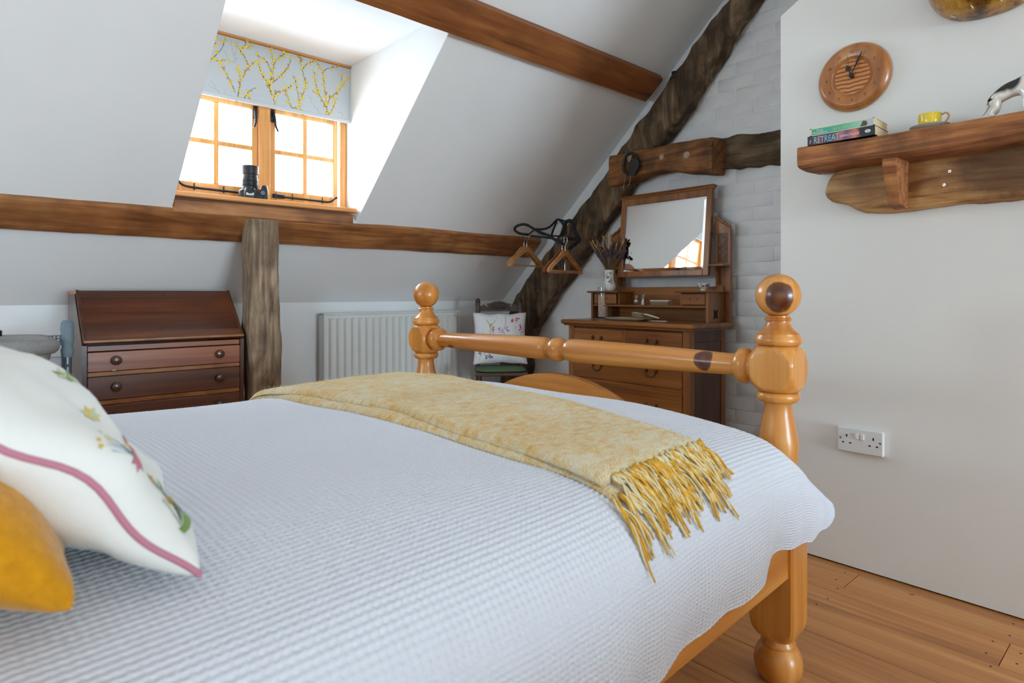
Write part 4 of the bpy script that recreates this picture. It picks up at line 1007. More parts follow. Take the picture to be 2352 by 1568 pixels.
for x in (-.150, .150):
    pts = [C @ Vector((x, .16, 0)), C @ Vector((x, .155, .43)), C @ Vector((x, .20, .80)), C @ Vector((x, .215, .895))]
    sweep_c = resample(pts, 12); mb = MB(); sweep(mb, sweep_c, C.to_3x3() @ Vector((1, 0, 0)), C.to_3x3() @ Vector((0, 1, 0)), .017, .015, n=16, p=5); mb.build('back_post', M_CHAIR, ch, smooth=50)
    MB().sphere(C @ Vector((x, .216, .905)), (.019, .017, .022), 12, 8).build('ear', M_CHAIR, ch, smooth=180)
crest = [(-.15, .835), (-.15, .875), (-.125, .872), (-.11, .885), (-.09, .872), (-.075, .866), (-.09, .888), (-.06, .893), (-.03, .905), (0, .909), (.03, .905), (.06, .893), (.09, .888), (.075, .866), (.09, .872), (.11, .885), (.125, .872), (.15, .875), (.15, .835)]
cro = MB().prism([C @ Vector((x, .200, z)) for x, z in crest], C.to_3x3() @ Vector((0, .022, 0))).build('crest_rail', M_CHAIR, ch)
mb = MB()
for i in range(9):
    a = math.pi * (i + .5) / 9; mb.tube([C @ Vector((.012 * math.cos(a), .199, .85)), C @ Vector((.055 * math.cos(a), .197, .85 + .04 * math.sin(a)))], [.002, .005], 6)
mb.tube([C @ Vector((.07 * math.cos(math.pi * i / 14), .198, .848 + .048 * math.sin(math.pi * i / 14))) for i in range(15)], .0035, 6).build('carving', M_CHAIR, cro, smooth=80)
MB().box(-.15, .15, .172, .186, .62, .66, .004, M=C).build('back_slat', M_CHAIR, ch)
MB().tube([C @ Vector((-.155, -.13, .16)), C @ Vector((-.16, .16, .16))], .011, 10).tube([C @ Vector((.155, -.13, .16)), C @ Vector((.16, .16, .16))], .011, 10).build('stretcher', M_CHAIR, ch, smooth=60)
MB().tube([C @ Vector((-.157, .0, .16)), C @ Vector((.157, .0, .16))], .011, 10).build('stretcher', M_CHAIR, ch, smooth=60)
gp = thing('seat_pad', C @ Vector((0, -.02, .448)), 'flat green seat pad on the carved chair', 'cushion')
MB().loft([(.449, .15, .14, 5), (.456, .165, .155, 5), (.465, .155, .145, 4), (.470, .10, .10, 3)], 40, C @ Matrix.Translation((0, -.01, 0))).build('pad', plain('green_felt', S(92, 116, 84), .95, noise=.1, bump=.3, bscale=200), gp, smooth=60)
cc_ = thing('floral_cushion', C @ Vector((0, .05, .47)), 'white square cushion printed with pink and purple wildflowers on the chair', 'cushion')
Rm = C.to_3x3(); Mx = frame(C @ Vector((0, .075, .655)), Rm @ Vector((1, 0, 0)), Rm @ Vector((0, .30, .954)), Rm @ Vector((0, -.954, .30)))
ptc = cushion_fn(Mx, .180, .178, .058, 7.7, k=.07, pw=.45)
cushion_mesh(ptc, 34).build('cover', cm('white_print_cotton', (.83, .83, .84, 1)), cc_, smooth=180)
MB().tube(rim(ptc, 26), .004, 7, closed=True).build('piping', cm('pale_pink_piping', S(232, 200, 212)), cc_, smooth=180)
mb = MB(); rnd = random.Random(31)
def dots(u, v, du, dv, n, cs, r=.035):
    for i in range(n): flower(mb, ptc, u + rnd.uniform(-du, du), v + rnd.uniform(-dv, dv), r * rnd.uniform(.7, 1.2), [EI[x] for x in cs], 5, petal=1.2, rot=rnd.random() * 3)
dots(.60, .70, .15, .08, 14, ['pink']); dots(.84, .32, .06, .18, 9, ['pink']); dots(.15, .28, .26, .12, 16, ['mauve', 'violet']); dots(-.28, .30, .06, .14, 9, ['pink', 'rose']); dots(-.42, -.80, .15, .06, 9, ['violet']); dots(-.82, -.62, .06, .06, 6, ['rose']); dots(-.4, .45, .07, .07, 7, ['gold', 'lime']); dots(.5, -.2, .3, .2, 10, ['mauve', 'pink'])
for (a, b) in (((.15, .2), (.1, -.9)), ((.6, .6), (.5, -.9)), ((-.4, .45), (-.55, -.9)), ((-.4, .45), (-.1, .85)), ((-.4, .45), (-.75, .9)), ((.84, .2), (.7, -.9)), ((-.28, .2), (-.3, -.85)), ((-.7, .2), (-.8, -.9)), ((.3, .3), (.35, -.9)), ((.0, .3), (-.1, -.9)), ((.2, .9), (.15, .3)), ((-.6, -.9), (-.3, -.3)), ((.6, -.85), (.9, -.5))):
    stem(mb, ptc, [a, ((a[0] + b[0]) / 2 + .05, (a[1] + b[1]) / 2), b], .0035, EI['lime'])
for i in range(14): stem(mb, ptc, [(-.8 + i * .12, -.95), (-.78 + i * .12 + rnd.uniform(-.08, .08), -.55 + rnd.uniform(-.1, .15))], .004, EI['lime'] if i % 2 else EI['pale'])
mb.build('flower_print', EL, cc_, kind='stuff')

# ================================================================== dresser with mirror
DF, DB, DYR, DYL, DT = 2.83, 3.20, 1.757, 2.612, .800
dr = thing('dressing_chest', ((DF + DB) / 2, (DYR + DYL) / 2, 0), 'oak dressing chest with drawers, low shelf and swing mirror', 'dresser')
MB().box(DF - .035, DB + .03, DYR - .04, DYL + .04, DT - .026, DT, .008).box(DF - .02, DB + .02, DYR - .025, DYL + .025, DT - .036, DT - .026, .003).build('top', M_OAK, dr)
for y in (DYR, DYL - .045): MB().box(DF, DF + .045, y, y + .045, 0, DT - .036, .003).build('front_stile', M_OAKZ, dr)
for y in (DYR + .004, DYL - .04): MB().box(DB - .04, DB, y, y + .036, 0, DT - .036, .003).build('back_stile', M_OAKZ, dr)
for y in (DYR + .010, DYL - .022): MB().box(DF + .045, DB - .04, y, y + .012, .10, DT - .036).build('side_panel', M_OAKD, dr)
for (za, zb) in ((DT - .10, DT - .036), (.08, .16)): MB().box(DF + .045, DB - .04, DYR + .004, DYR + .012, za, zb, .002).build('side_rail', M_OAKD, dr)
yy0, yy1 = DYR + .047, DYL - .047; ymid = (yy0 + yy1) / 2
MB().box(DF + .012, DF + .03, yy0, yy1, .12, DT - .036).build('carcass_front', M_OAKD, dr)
def bail(parent, y, z):
    mb = MB(); X_ = DF - .004
    for s in (-1, 1):
        mb.lathe([(.0105, 0), (.011, .002), (.008, .006), (.005, .009), (.006, .014), (0, .016)], 14, Matrix.Translation((X_, y + s * .032, z)) @ Matrix.Rotation(-math.pi / 2, 4, 'Y'))
    mb.tube([(X_ - .012 - .004 * math.sin(math.pi * i / 12), y + .032 * math.cos(math.pi * i / 12) * (1 + .12 * math.sin(math.pi * i / 12)), z - .036 * math.sin(math.pi * i / 12) ** .7) for i in range(13)], .0036, 8)
    mb.build('bail_handle', M_BRASS, parent, smooth=50)
def drawer(ya, yb, za, zb, hs):
    d = MB().box(DF - .004, DF + .014, ya, yb, za, zb, .004).build('drawer', M_OAK, dr)
    for y in hs: bail(d, y, (za + zb) / 2 + .012)
    return d
drawer(ymid + .006, yy1, .625, .752, [(ymid + .006 + yy1) / 2]); drawer(yy0, ymid - .006, .625, .752, [(ymid - .006 + yy0) / 2])
h1, h2 = (ymid + yy1) / 2, (ymid + yy0) / 2
drawer(yy0, yy1, .452, .605, [h1, h2]); drawer(yy0, yy1, .24, .432, [h1, h2])
MB().box(DF + .002, DF + .016, ymid - .005, ymid + .005, .625, .752).build('drawer_divider', M_OAKZ, dr)
for z in (.606, .433): MB().box(DF + .002, DF + .016, yy0, yy1, z, z + .018, .001).build('drawer_rail', M_OAK, dr)
MB().prism([(DF + .004, yy0, .13), (DF + .004, yy0, .23), (DF + .004, yy1, .23), (DF + .004, yy1, .13), (DF + .004, yy1 - .08, .17), (DF + .004, ymid, .19), (DF + .004, yy0 + .08, .17)], (.014, 0, 0)).build('apron', M_OAK, dr)
# upper stage
UF, UB = 3.03, 3.20; UYR, UYL = 1.768, 2.600
MB().box(UB - .014, UB, UYR, UYL, DT, 1.0, .002).build('back_board', M_OAK, dr)
for y in (UYR, UYL - .016):
    prof = [(UF, DT), (UF, .965), (UB - .014, .965), (UB - .014, DT)]
    MB().prism([(x, y, z) for x, z in prof], (0, .016, 0)).build('stage_end', M_OAKZ, dr)
MB().box(UF, UB - .014, UYR + .016, UYL - .016, .880, .891, .002).build('shelf', M_OAK, dr)
for (ya, yb) in ((UYR, 1.955), (2.385, UYL)):
    MB().box(UF - .022, UB - .014, ya - (.02 if ya == UYR else .012), yb + (.012 if ya == UYR else .02), .965, .976, .004).build('box_top', M_OAK, dr)
    MB().box(UF + .016, UB - .014, (yb - .012 if ya == UYR else ya), (yb if ya == UYR else ya + .012), .891, .965, .001).build('box_side', M_OAKZ, dr)
    MB().box(UF + .014, UF + .02, ya + .016, yb - .012, .891, .965).build('box_frame', M_OAKD, dr)
    d = MB().box(UF + .002, UF + .016, ya + (.022 if ya == UYR else .018), yb - (.018 if ya == UYR else .022), .897, .959, .003).build('small_drawer', M_OAK, dr)
    for q in (-.022, .022): MB().sphere((UF + .002, (ya + yb) / 2 + q, .928), .0035, 8, 6).build('knob', M_BLK, d, smooth=180)
# star cut-out on the end panel
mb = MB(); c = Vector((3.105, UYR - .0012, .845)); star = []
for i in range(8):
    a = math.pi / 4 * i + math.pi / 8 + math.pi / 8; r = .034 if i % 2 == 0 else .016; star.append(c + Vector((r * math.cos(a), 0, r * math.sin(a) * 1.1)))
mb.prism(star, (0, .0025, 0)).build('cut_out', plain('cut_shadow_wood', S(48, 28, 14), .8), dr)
for sgn, (ya, yb) in ((1, (1.733, 1.822)), (-1, (2.470, 2.560))):
    yi, yo = (yb, ya) if sgn > 0 else (ya, yb)
    prof = [(yi, DT), (yi, 1.325)]
    for i in range(13):
        t = i / 12; prof.append((yi + (yo - yi) * t, 1.388 - .062 * (3 * t * t - 2 * t ** 3) + .012 * math.sin(t * math.pi * 2) * -1 * (t > .5) ))
    prof += [(yo, 1.31), (yo, DT)]
    u = MB().prism([(UB - .002, y, z) for y, z in prof], (.022, 0, 0)).build('upright', M_OAKZ, dr)
    mb = MB(); mb.ribbon([(UB - .012, y, z) for y, z in prof[2:-2]], (-1, 0, 0), .001)
    cap = [Vector((UB - .006, y + (-.006 if sgn > 0 else .006) * (k / 12 > .9), z + .004)) for k, (y, z) in enumerate(prof[2:-2])]
    MB().tube(cap, .0085, 8).build('ogee_cap', M_OAKZ, u, smooth=60)
    yl_, yh_ = min(ya, yb) + .014, max(ya, yb) - .014
    MB().box(UB - .004, UB - .001, yl_, yh_, 1.135, 1.30, .001).build('carved_panel', M_OAKD, u)
    mb = MB(); ym_ = (yl_ + yh_) / 2
    mb.tube(smooth_path([(UB - .005, ym_ + .018, 1.15), (UB - .005, ym_ - .016, 1.175), (UB - .005, ym_ + .014, 1.21), (UB - .005, ym_ - .014, 1.245), (UB - .005, ym_ + .004, 1.285)], 30), .0028, 6)
    for (dy, z) in ((.016, 1.19), (-.018, 1.205), (.018, 1.235), (-.016, 1.265), (-.006, 1.155)): mb.sphere((UB - .004, ym_ + dy, z), (.004, .008, .011), 8, 6)
    mb.build('carving', M_OAKZ, u, smooth=80)
    MB().box(UB - .085, UB - .002, yl_ - .02, yh_ + .012, 1.112, 1.124, .003).build('candle_shelf', M_OAKZ, u)
    yb0 = (ya + yb) / 2 + sgn * .02
    MB().prism([(UB - .002, yb0 - .006, 1.112), (UB - .06, yb0 - .006, 1.112), (UB - .055, yb0 - .006, 1.095), (UB - .03, yb0 - .006, 1.07), (UB - .022, yb0 - .006, 1.02), (UB - .012, yb0 - .006, 1.01), (UB - .002, yb0 - .006, 1.012)], (0, .012, 0)).build('shelf_bracket', M_OAKZ, u, smooth=40)
# swing mirror leaning back
MYR, MYL = 1.826, 2.466; mlow = Vector((3.128, 0, 1.062)); mhi = Vector((3.178, 0, 1.560)); md = (mhi - mlow).normalized(); mh = (mhi - mlow).length
mn = Vector((-md.z, 0, md.x)); MM = frame((mlow.x, MYL, mlow.z), (0, -1, 0), md, mn); mw = MYL - MYR
mf = MB(); fw = .036
mf.box(0, fw, 0, mh, -.016, .004, .003, M=MM).box(mw - fw, mw, 0, mh, -.016, .004, .003, M=MM).box(fw, mw - fw, 0, fw, -.016, .004, .003, M=MM).box(fw, mw - fw, mh - fw - .008, mh, -.016, .004, .003, M=MM)
mfo = mf.build('mirror_frame', M_OAKZ, dr)
MB().box(-.012, mw + .012, mh - .004, mh + .008, -.02, .014, .004, M=MM).box(-.018, mw + .018, mh + .006, mh + .017, -.022, .020, .004, M=MM).build('crown_moulding', M_OAK, mfo)
M_MIRROR = plain('silvered_glass', (.93, .94, .92, 1), .015, metal=1.0)
gx0, gx1, gy0, gy1 = fw, mw - fw, fw, mh - fw - .008; bv = .016; mb = MB()
o4 = [(gx0, gy0), (gx1, gy0), (gx1, gy1), (gx0, gy1)]; i4 = [(gx0 + bv, gy0 + bv), (gx1 - bv, gy0 + bv), (gx1 - bv, gy1 - bv), (gx0 + bv, gy1 - bv)]
mb.add([MM @ Vector((x, y, -.004)) for x, y in o4] + [MM @ Vector((x, y, -.0028)) for x, y in i4], [(4, 5, 6, 7), (0, 1, 5, 4), (1, 2, 6, 5), (2, 3, 7, 6), (3, 0, 4, 7)])
mb.build('mirror_glass', M_MIRROR, mfo)
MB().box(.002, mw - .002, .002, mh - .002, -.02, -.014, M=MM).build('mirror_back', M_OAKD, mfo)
for y in (MYR - .004, MYL + .004): MB().sphere((3.155, y, 1.30), .007, 10, 8).build('pivot', M_BRASS, mfo, smooth=180)

# ------------------------------------------------------------------ things on the dresser
M_CERA = plain('cream_glaze', (.88, .86, .80, 1), .18, coat=.5); M_PURP = plain('glaze_violet', S(104, 66, 128), .3); M_GRN = plain('glaze_green', S(110, 140, 90), .3); M_TEAL = plain('glaze_teal', S(110, 160, 150), .3)
def thin_glass(name, tint, refl=.0):
    m, nt, b = new_mat(name); L = nt.links.new
    tr = N(nt, 'ShaderNodeBsdfTransparent'); tr.inputs['Color'].default_value = tint; gl = N(nt, 'ShaderNodeBsdfGlossy'); gl.inputs['Roughness'].default_value = .04
    ad = N(nt, 'ShaderNodeValue'); ad.outputs[0].default_value = .06 + refl
    mx = N(nt, 'ShaderNodeMixShader'); L(ad.outputs[0], mx.inputs[0]); L(tr.outputs[0], mx.inputs[1]); L(gl.outputs[0], mx.inputs[2]); L(mx.outputs[0], nt.nodes['Material Output'].inputs['Surface']); return m
M_CLEAR = thin_glass('clear_glass', (.95, .96, .95, 1), .03)
vx, vy, vz = 3.085, 2.495, .976
va = thing('bud_vase', (vx, vy, vz), 'cream china vase with painted violets holding dried flowers', 'vase')
vprof = [(.030, 0), (.034, .003), (.039, .014), (.041, .030), (.038, .046), (.031, .062), (.0285, .080), (.029, .105), (.0325, .128), (.0335, .134), (.0305, .134), (.027, .10), (.025, .07), (0, .03)]
MB().lathe(vprof, 36, Matrix.Translation((vx, vy, vz))).build('body', M_CERA, va, smooth=60)
def prof_r(pr, z):
    for (r0, z0), (r1, z1) in zip(pr, pr[1:]):
        if z0 <= z <= z1: return r0 + (r1 - r0) * (z - z0) / max(1e-9, z1 - z0)
    return pr[-1][0]
def decal(mb, c, pr, ang, z, w, h, m, rot=0.0):
    n = 8; vs = []
    for i in range(n):
        a = 2 * math.pi * i / n; du, dv_ = w * math.cos(a), h * math.sin(a); du, dv_ = du * math.cos(rot) - dv_ * math.sin(rot), du * math.sin(rot) + dv_ * math.cos(rot)
        r = prof_r(pr, z + dv_) + .0006; vs.append((c[0] + r * math.cos(ang + du / r), c[1] + r * math.sin(ang + du / r), c[2] + z + dv_))
    mb.add(vs, [tuple(range(n))], m)
rnd = random.Random(12); mb = MB(); a0 = math.atan2(-vy, -vx)
for grp in (-2.1, 0, 2.1):
    for (da, z, n, m) in ((.15, .055, 9, 0), (-.35, .085, 7, 0), (.1, .07, 5, 1), (.3, .115, 5, 2), (-.5, .115, 3, 1), (-.6, .045, 3, 2)):
        for k in range(n): decal(mb, (vx, vy, vz), vprof, a0 + grp + da + rnd.uniform(-.35, .35), z + rnd.uniform(-.012, .010), .0045, .003, m, rnd.random() * 3)
mb.build('violet_decoration', [M_PURP, M_GRN, M_TEAL], va, kind='stuff')
bq = thing('dried_flowers', (vx, vy, vz + .03), 'bunch of dried lavender and grasses standing in the china vase', 'flowers')
M_STEM = plain('dry_stem', S(120, 96, 66), .9); M_LAV = plain('dry_lavender', S(92, 76, 88), .95, noise=.3, nscale=120); M_GRASS = plain('bunny_tail', S(172, 140, 98), 1, noise=.25, nscale=150); M_WHEAT = plain('dry_wheat', S(150, 120, 82), .95, noise=.25, nscale=150)
vd = Vector((SA, -CA, 0)); fd = Vector((CA, SA, 0))
for k in range(110):
    t = rnd.uniform(-1, 1); ln_ = rnd.uniform(.12, .225) * (1 - .12 * abs(t)); ang = t * .66 + .10; dep = rnd.uniform(-.5, .28)
    base = Vector((vx, vy, vz + .05)); d = (vd * math.sin(ang) + Vector((0, 0, 1)) * math.cos(ang) + fd * dep * .35).normalized()
    rim_ = Vector((vx, vy, vz + .132)) + vd * .022 * t + fd * dep * .02
    tip = rim_ + d * ln_; tip.x = min(tip.x, 3.10 if False else 3.16)
    pts = [base + vd * .008 * t, rim_, rim_.lerp(tip, .5) + Vector((0, 0, .004)), tip]; pts = smooth_path(pts, 12)
    mb = MB(); mb.tube(pts, .0015, 5, m=0); kind = rnd.random(); mats_ = [M_STEM, M_LAV]
    if kind < .55:
        for i in range(13):
            P_ = tip.lerp(rim_, i / 13 * .42); mb.sphere(P_ + Vector((rnd.gauss(0, .0028), rnd.gauss(0, .0028), 0)), (.0034, .0034, .0048), 6, 4, m=1)
    elif kind < .78:
        mats_ = [M_STEM, M_GRASS]; q_ = d.to_track_quat('Z', 'Y').to_matrix().to_4x4(); mb.sphere(tip, (.0065, .0065, .017), 10, 8, m=1, M=q_)
    else:
        mats_ = [M_STEM, M_WHEAT]; q_ = d.to_track_quat('Z', 'Y').to_matrix().to_4x4(); mb.sphere(tip - d * .02, (.006, .006, .042), 8, 8, m=1, M=q_)
    mb.build('stem', mats_, bq, smooth=120)
jx, jy, jz = 3.055, 2.520, DT
jr = thing('glass_jar', (jx, jy, jz), 'tall clear glass cylinder filled with pink potpourri on the chest', 'jar')
jp = [(0, .001), (.036, .001), (.038, .004), (.038, .148), (.035, .150), (.035, .153), (.038, .155), (.038, .200), (.0362, .202), (.035, .200), (.035, .155), (.0352, .012), (0, .010)]
MB().lathe(jp, 36, Matrix.Translation((jx, jy, jz))).build('cylinder', M_CLEAR, jr, smooth=40)
mb = MB(); mats_ = [plain('petal_' + str(i), c, .9) for i, c in enumerate((S(206, 164, 160), S(186, 136, 140), S(222, 188, 176), S(196, 160, 110), S(170, 120, 120)))]
for k in range(560):
    a = rnd.uniform(0, 6.28); r = .031 * math.sqrt(rnd.random()); z = rnd.uniform(.018, .150); p = Vector((jx + r * math.cos(a), jy + r * math.sin(a), jz + z)); d1 = Vector((rnd.gauss(0, 1), rnd.gauss(0, 1), rnd.gauss(0, 1))).normalized(); d2 = d1.orthogonal().normalized()
    mb.ellipse(p, d1 * .006, d2 * .0045, 6, rnd.randrange(5))
mb.build('potpourri', mats_, jr, kind='stuff')
m, nt, b = new_mat('potpourri_mass'); L = nt.links.new; tc = N(nt, 'ShaderNodeTexCoord'); vo = N(nt, 'ShaderNodeTexVoronoi'); vo.inputs['Scale'].default_value = 150; L(tc.outputs['Object'], vo.inputs['Vector']); sx_ = N(nt, 'ShaderNodeSeparateColor'); L(vo.outputs['Color'], sx_.inputs[0])
r = ramp(nt, [(.1, S(226, 186, 180)), (.4, S(206, 158, 158)), (.65, S(232, 206, 190)), (.9, S(206, 168, 120))]); L(sx_.outputs[0], r.inputs['Fac']); L(r.outputs['Color'], b.inputs['Base Color']); b.inputs['Roughness'].default_value = .9
MB().lathe([(0, .0125), (.0325, .0125), (.0335, .016), (.0335, .146), (.030, .152), (0, .154)], 28, Matrix.Translation((jx, jy, jz))).build('filling', m, jr, smooth=60)
MB().box(jx - .06, jx + .06, jy - .05, jy + .05, DT, DT + .002).build('paper_mat', plain('grey_mat', S(140, 130, 124), .7), None, label='thin grey mat under the tall glass jar', cat='mat', at=(jx, jy, DT))
M_CUT = thin_glass('cut_glass', (.86, .86, .84, 1), .22)
for name, y, lab, pr in (('glass_vase', 2.285, 'small round cut-glass vase on the chest shelf, left of its pair', [(.012, .0), (.016, .004), (.020, .018), (.019, .028), (.011, .036), (.017, .058), (.0155, .058), (.009, .036), (.012, .018), (0, .008)]),
                         ('glass_vase', 2.235, 'small flared glass vase on the chest shelf, right of its pair', [(.017, 0), (.016, .006), (.011, .028), (.0125, .045), (.0185, .062), (.017, .062), (.009, .03), (.012, .01), (0, .006)])):
    MB().lathe(pr, 18, Matrix.Translation((3.085, y, .8912))).build(name, M_CUT, None, smooth=30, label=lab, cat='vase', at=(3.085, y, .8912), group='small glass vases on the chest shelf')
M_IVORY = plain('ivory_back', S(226, 218, 202), .3); M_BRIS = plain('brush_bristle', S(176, 158, 126), .9, noise=.2, nscale=200)
def bristles(parent, c, lx, ly, h, Mx, nx=22, ny=7):
    mb = MB()
    for i in range(nx):
        for j in range(ny):
            x = -lx + 2 * lx * (i + .5) / nx; y = -ly + 2 * ly * (j + .5) / ny
            mb.tube([Mx @ Vector((x, y, 0)), Mx @ Vector((x * 1.05 + rnd.uniform(-.001, .001), y * 1.05, -h))], [.0016, .0012], 5)
    mb.build('bristles', M_BRIS, parent, kind='stuff')
hb_ = thing('clothes_brush', (3.075, 2.105, .8912), 'ivory-backed clothes brush lying on the chest shelf', 'brush')
MB().box(3.055, 3.095, 2.040, 2.170, .912, .922, .005).build('back', M_IVORY, hb_); bristles(hb_, None, .060, .016, .020, frame((3.075, 2.105, .912), (0, 1, 0), (-1, 0, 0)))
tr_ = thing('china_tray', (2.96, 2.255, DT), 'long white china tray with a yellow inside on the chest', 'tray')
Mt = Matrix.Translation((2.96, 2.255, DT)) @ Matrix.Rotation(math.pi / 2, 4, 'Z')
MB().loft([(.001, .10, .035, 5), (.003, .11, .042, 5), (.013, .145, .066, 6), (.0165, .150, .070, 6), (.0165, .145, .066, 6), (.0125, .13, .055, 6), (.0055, .11, .042, 5)], 48, Mt).build('dish', M_CERA, tr_, smooth=40)
MB().loft([(.0058, .108, .041, 5), (.0066, .108, .041, 5), (.013, .128, .053, 6), (.0135, .128, .053, 6)], 48, Mt).build('inside', plain('yellow_glaze', S(226, 202, 96), .25), tr_, smooth=40)
hbr = thing('hair_brush', (2.965, 2.19, DT + .017), 'silver-backed hair brush resting on the china tray', 'brush')
Mh = frame((2.985, 2.195, DT + .042), Vector((.05, 1, .10)).normalized(), (-1, .05, 0)); hx_ = Vector((.05, 1, .10)).normalized(); hy_ = Vector((-1, .05, 0)).normalized(); Mh = frame((2.99, 2.200, DT + .044), hx_, hy_, hx_.cross(hy_))
MB().loft([(-.003, .044, .020, 3), (.002, .048, .023, 3), (.007, .042, .019, 2.5)], 32, Mh).build('back', plain('silver', (.75, .73, .7, 1), .22, metal=.9), hbr, smooth=50)
MB().tube([Mh @ Vector((-.044, 0, .001)), Mh @ Vector((-.07, 0, -.001)), Mh @ Vector((-.15, 0, -.010))], [.004, .005, .0042], 10).build('handle', M_IVORY, hbr, smooth=60)
bristles(hbr, None, .038, .015, .018, Mh @ Matrix.Translation((0, 0, -.002)), 14, 6)
MB().box(2.99, 3.01, 2.01, 2.13, DT + .0001, DT + .0045, .0015).build('comb', M_IVORY, None, label='thin ivory comb lying beside the china tray', cat='comb', at=(3.0, 2.07, DT))
bwx, bwy, bwz = 3.11, 1.845, .976
bo = thing('china_bowl', (bwx, bwy, bwz), 'little china bowl painted with violets on the right drawer box', 'bowl')
bpr = [(.015, 0), (.0165, .003), (.016, .007), (.025, .015), (.033, .028), (.037, .042), (.0355, .042), (.031, .028), (.022, .016), (0, .012)]
MB().lathe(bpr, 30, Matrix.Translation((bwx, bwy, bwz))).build('body', M_CERA, bo, smooth=50)
mb = MB(); a0 = math.atan2(-bwy, -bwx)
for k in range(46): decal(mb, (bwx, bwy, bwz), bpr[2:6], a0 + rnd.uniform(-3.1, 3.1), rnd.uniform(.014, .038), .005, .0034, 0 if rnd.random() < .65 else 1, rnd.random() * 3)
mb.build('violet_decoration', [M_PURP, M_GRN], bo, kind='stuff')
# ================================================================== coat hangers by the cruck
M_HANG = wood('hanger_beech', S(176, 112, 58), S(204, 140, 82), S(220, 164, 104), 'X', 20, .1, .4, .05, .2); M_HANG2 = wood('hanger_dark', S(120, 62, 30), S(146, 80, 42), S(160, 96, 54), 'X', 20, .1, .4, .05, .2)
def hanger(loc, ang, label, mat=None, w=.205, grp='wooden coat hangers by the cruck'):
    t = thing('coat_hanger', loc, label, 'hanger', grp, rot=(0, 0, ang)); Q = W[t.name]; mat = mat or M_HANG
    up = [(0, -.070), (.022, -.073), (.045, -.085), (w * .45, -.118), (w * .72, -.150), (w - .01, -.180), (w, -.192)]; lo_ = [(w - .002, -.210), (w - .018, -.209), (w * .7, -.176), (w * .42, -.143), (.03, -.115), (0, -.104)]
    outl = up + lo_ + [(-x, z) for x, z in reversed(lo_[:-1])] + [(-x, z) for x, z in reversed(up[1:])]
    MB().prism([Q @ Vector((x, -.006, z)) for x, z in outl], Q.to_3x3() @ Vector((0, .012, 0))).build('shoulder', mat, t, smooth=30)
    MB().tube([Q @ Vector((-w + .012, 0, -.200)), Q @ Vector((w - .012, 0, -.200))], .0052, 8).build('trouser_bar', mat, t, smooth=60)
    pts = [(0, -.08), (0, -.045), (.006, -.032), (.020, -.018), (.022, 0), (.012, .014), (-.004, .014), (-.014, .004)]
    MB().tube(smooth_path([Q @ Vector((x, 0, z)) for x, z in pts], 24), .0019, 6).build('hook', M_CHROME, t, smooth=60)
    return t
g1 = onX(1210, 542, 2.86); g2 = onX(1298, 549, 2.82); ha = math.radians(10)
perp = Vector((math.sin(ha), -math.cos(ha), 0)); sh_ = .19
hanger(g1, ha, 'pale wooden coat hanger nearest the radiator, front of the left pair', w=sh_)
hanger(g1 - perp * .035 + Vector((.012, 0, .004)), ha + .05, 'pale wooden coat hanger nearest the radiator, back of the left pair', w=sh_)
hanger(g2, ha, 'pale wooden coat hanger over the cruck, front of the right group', w=sh_)
hanger(g2 - perp * .03 + Vector((.008, 0, .002)), ha - .04, 'reddish wooden coat hanger over the cruck, behind the right group', M_HANG2, w=sh_)
t = thing('clamp_hanger', onX(1300, 560, 2.98), 'wooden trouser clamp hanger hanging lowest over the cruck', 'hanger')
a = onX(1260, 624, 2.95); b = onX(1337, 632, 2.95); b.z = a.z - .012; u = (b - a).normalized()
MB().box(0, (b - a).length, -.008, .008, -.011, .011, .003, M=frame(a, u, Vector((0, 0, 1)).cross(u), Vector((0, 0, 1)))).build('clamp_bar', M_HANG2, t)
m_ = (a + b) / 2; MB().tube(smooth_path([m_ + Vector((0, 0, .01)), m_ + Vector((0, 0, .06)), m_ + Vector((.012, 0, .08)), m_ + Vector((0, 0, .095)), m_ + Vector((-.012, 0, .085))], 20), .0018, 6).build('hook', M_CHROME, t, smooth=60)
M_VELV = plain('black_velvet', (.008, .008, .009, 1), .9, sheen=.1)
k = lambda x, y, X=2.96: onX(1080 + x / 6.534, 480 + y / 6.534, X)
def dark_hanger(label, lines, loc, X_=2.96):
    t = thing('velvet_hanger', loc, label, 'hanger', 'black velvet hangers by the cruck')
    for nm, r, pts in lines: MB().tube(smooth_path([k(*p, X_) for p in pts], 40), r * 1.45, 8).build(nm, M_VELV, t, smooth=120)
dark_hanger('black velvet hanger looped out to the left over the beam end', [('shoulder', .0065, [(870, 385), (740, 365), (670, 315), (690, 262), (780, 230), (860, 242), (960, 300), (1060, 352), (1200, 405), (1260, 455), (1340, 500), (1400, 525)]), ('bar', .004, [(870, 385), (970, 312), (1010, 340), (1080, 378), (1190, 392)]), ('rail_bar', .005, [(905, 402), (1200, 435), (1330, 470), (1400, 520)])], k(1250, 450, 2.80), 2.80)
dark_hanger('black velvet hanger bunched against the cruck on the right', [('shoulder', .0095, [(1370, 400), (1405, 300), (1430, 210), (1480, 178), (1530, 200), (1560, 270), (1572, 345), (1625, 430), (1618, 480), (1540, 550), (1480, 595)]), ('arm', .0055, [(960, 300), (1100, 302), (1200, 262), (1290, 172), (1335, 160), (1390, 225), (1430, 300), (1440, 380)]), ('bar', .004, [(1190, 395), (1400, 415), (1590, 440)]), ('strut', .0045, [(1300, 185), (1255, 290), (1220, 392)]), ('tip', .005, [(1340, 160), (1450, 188), (1560, 210), (1575, 240)])], k(1480, 400))
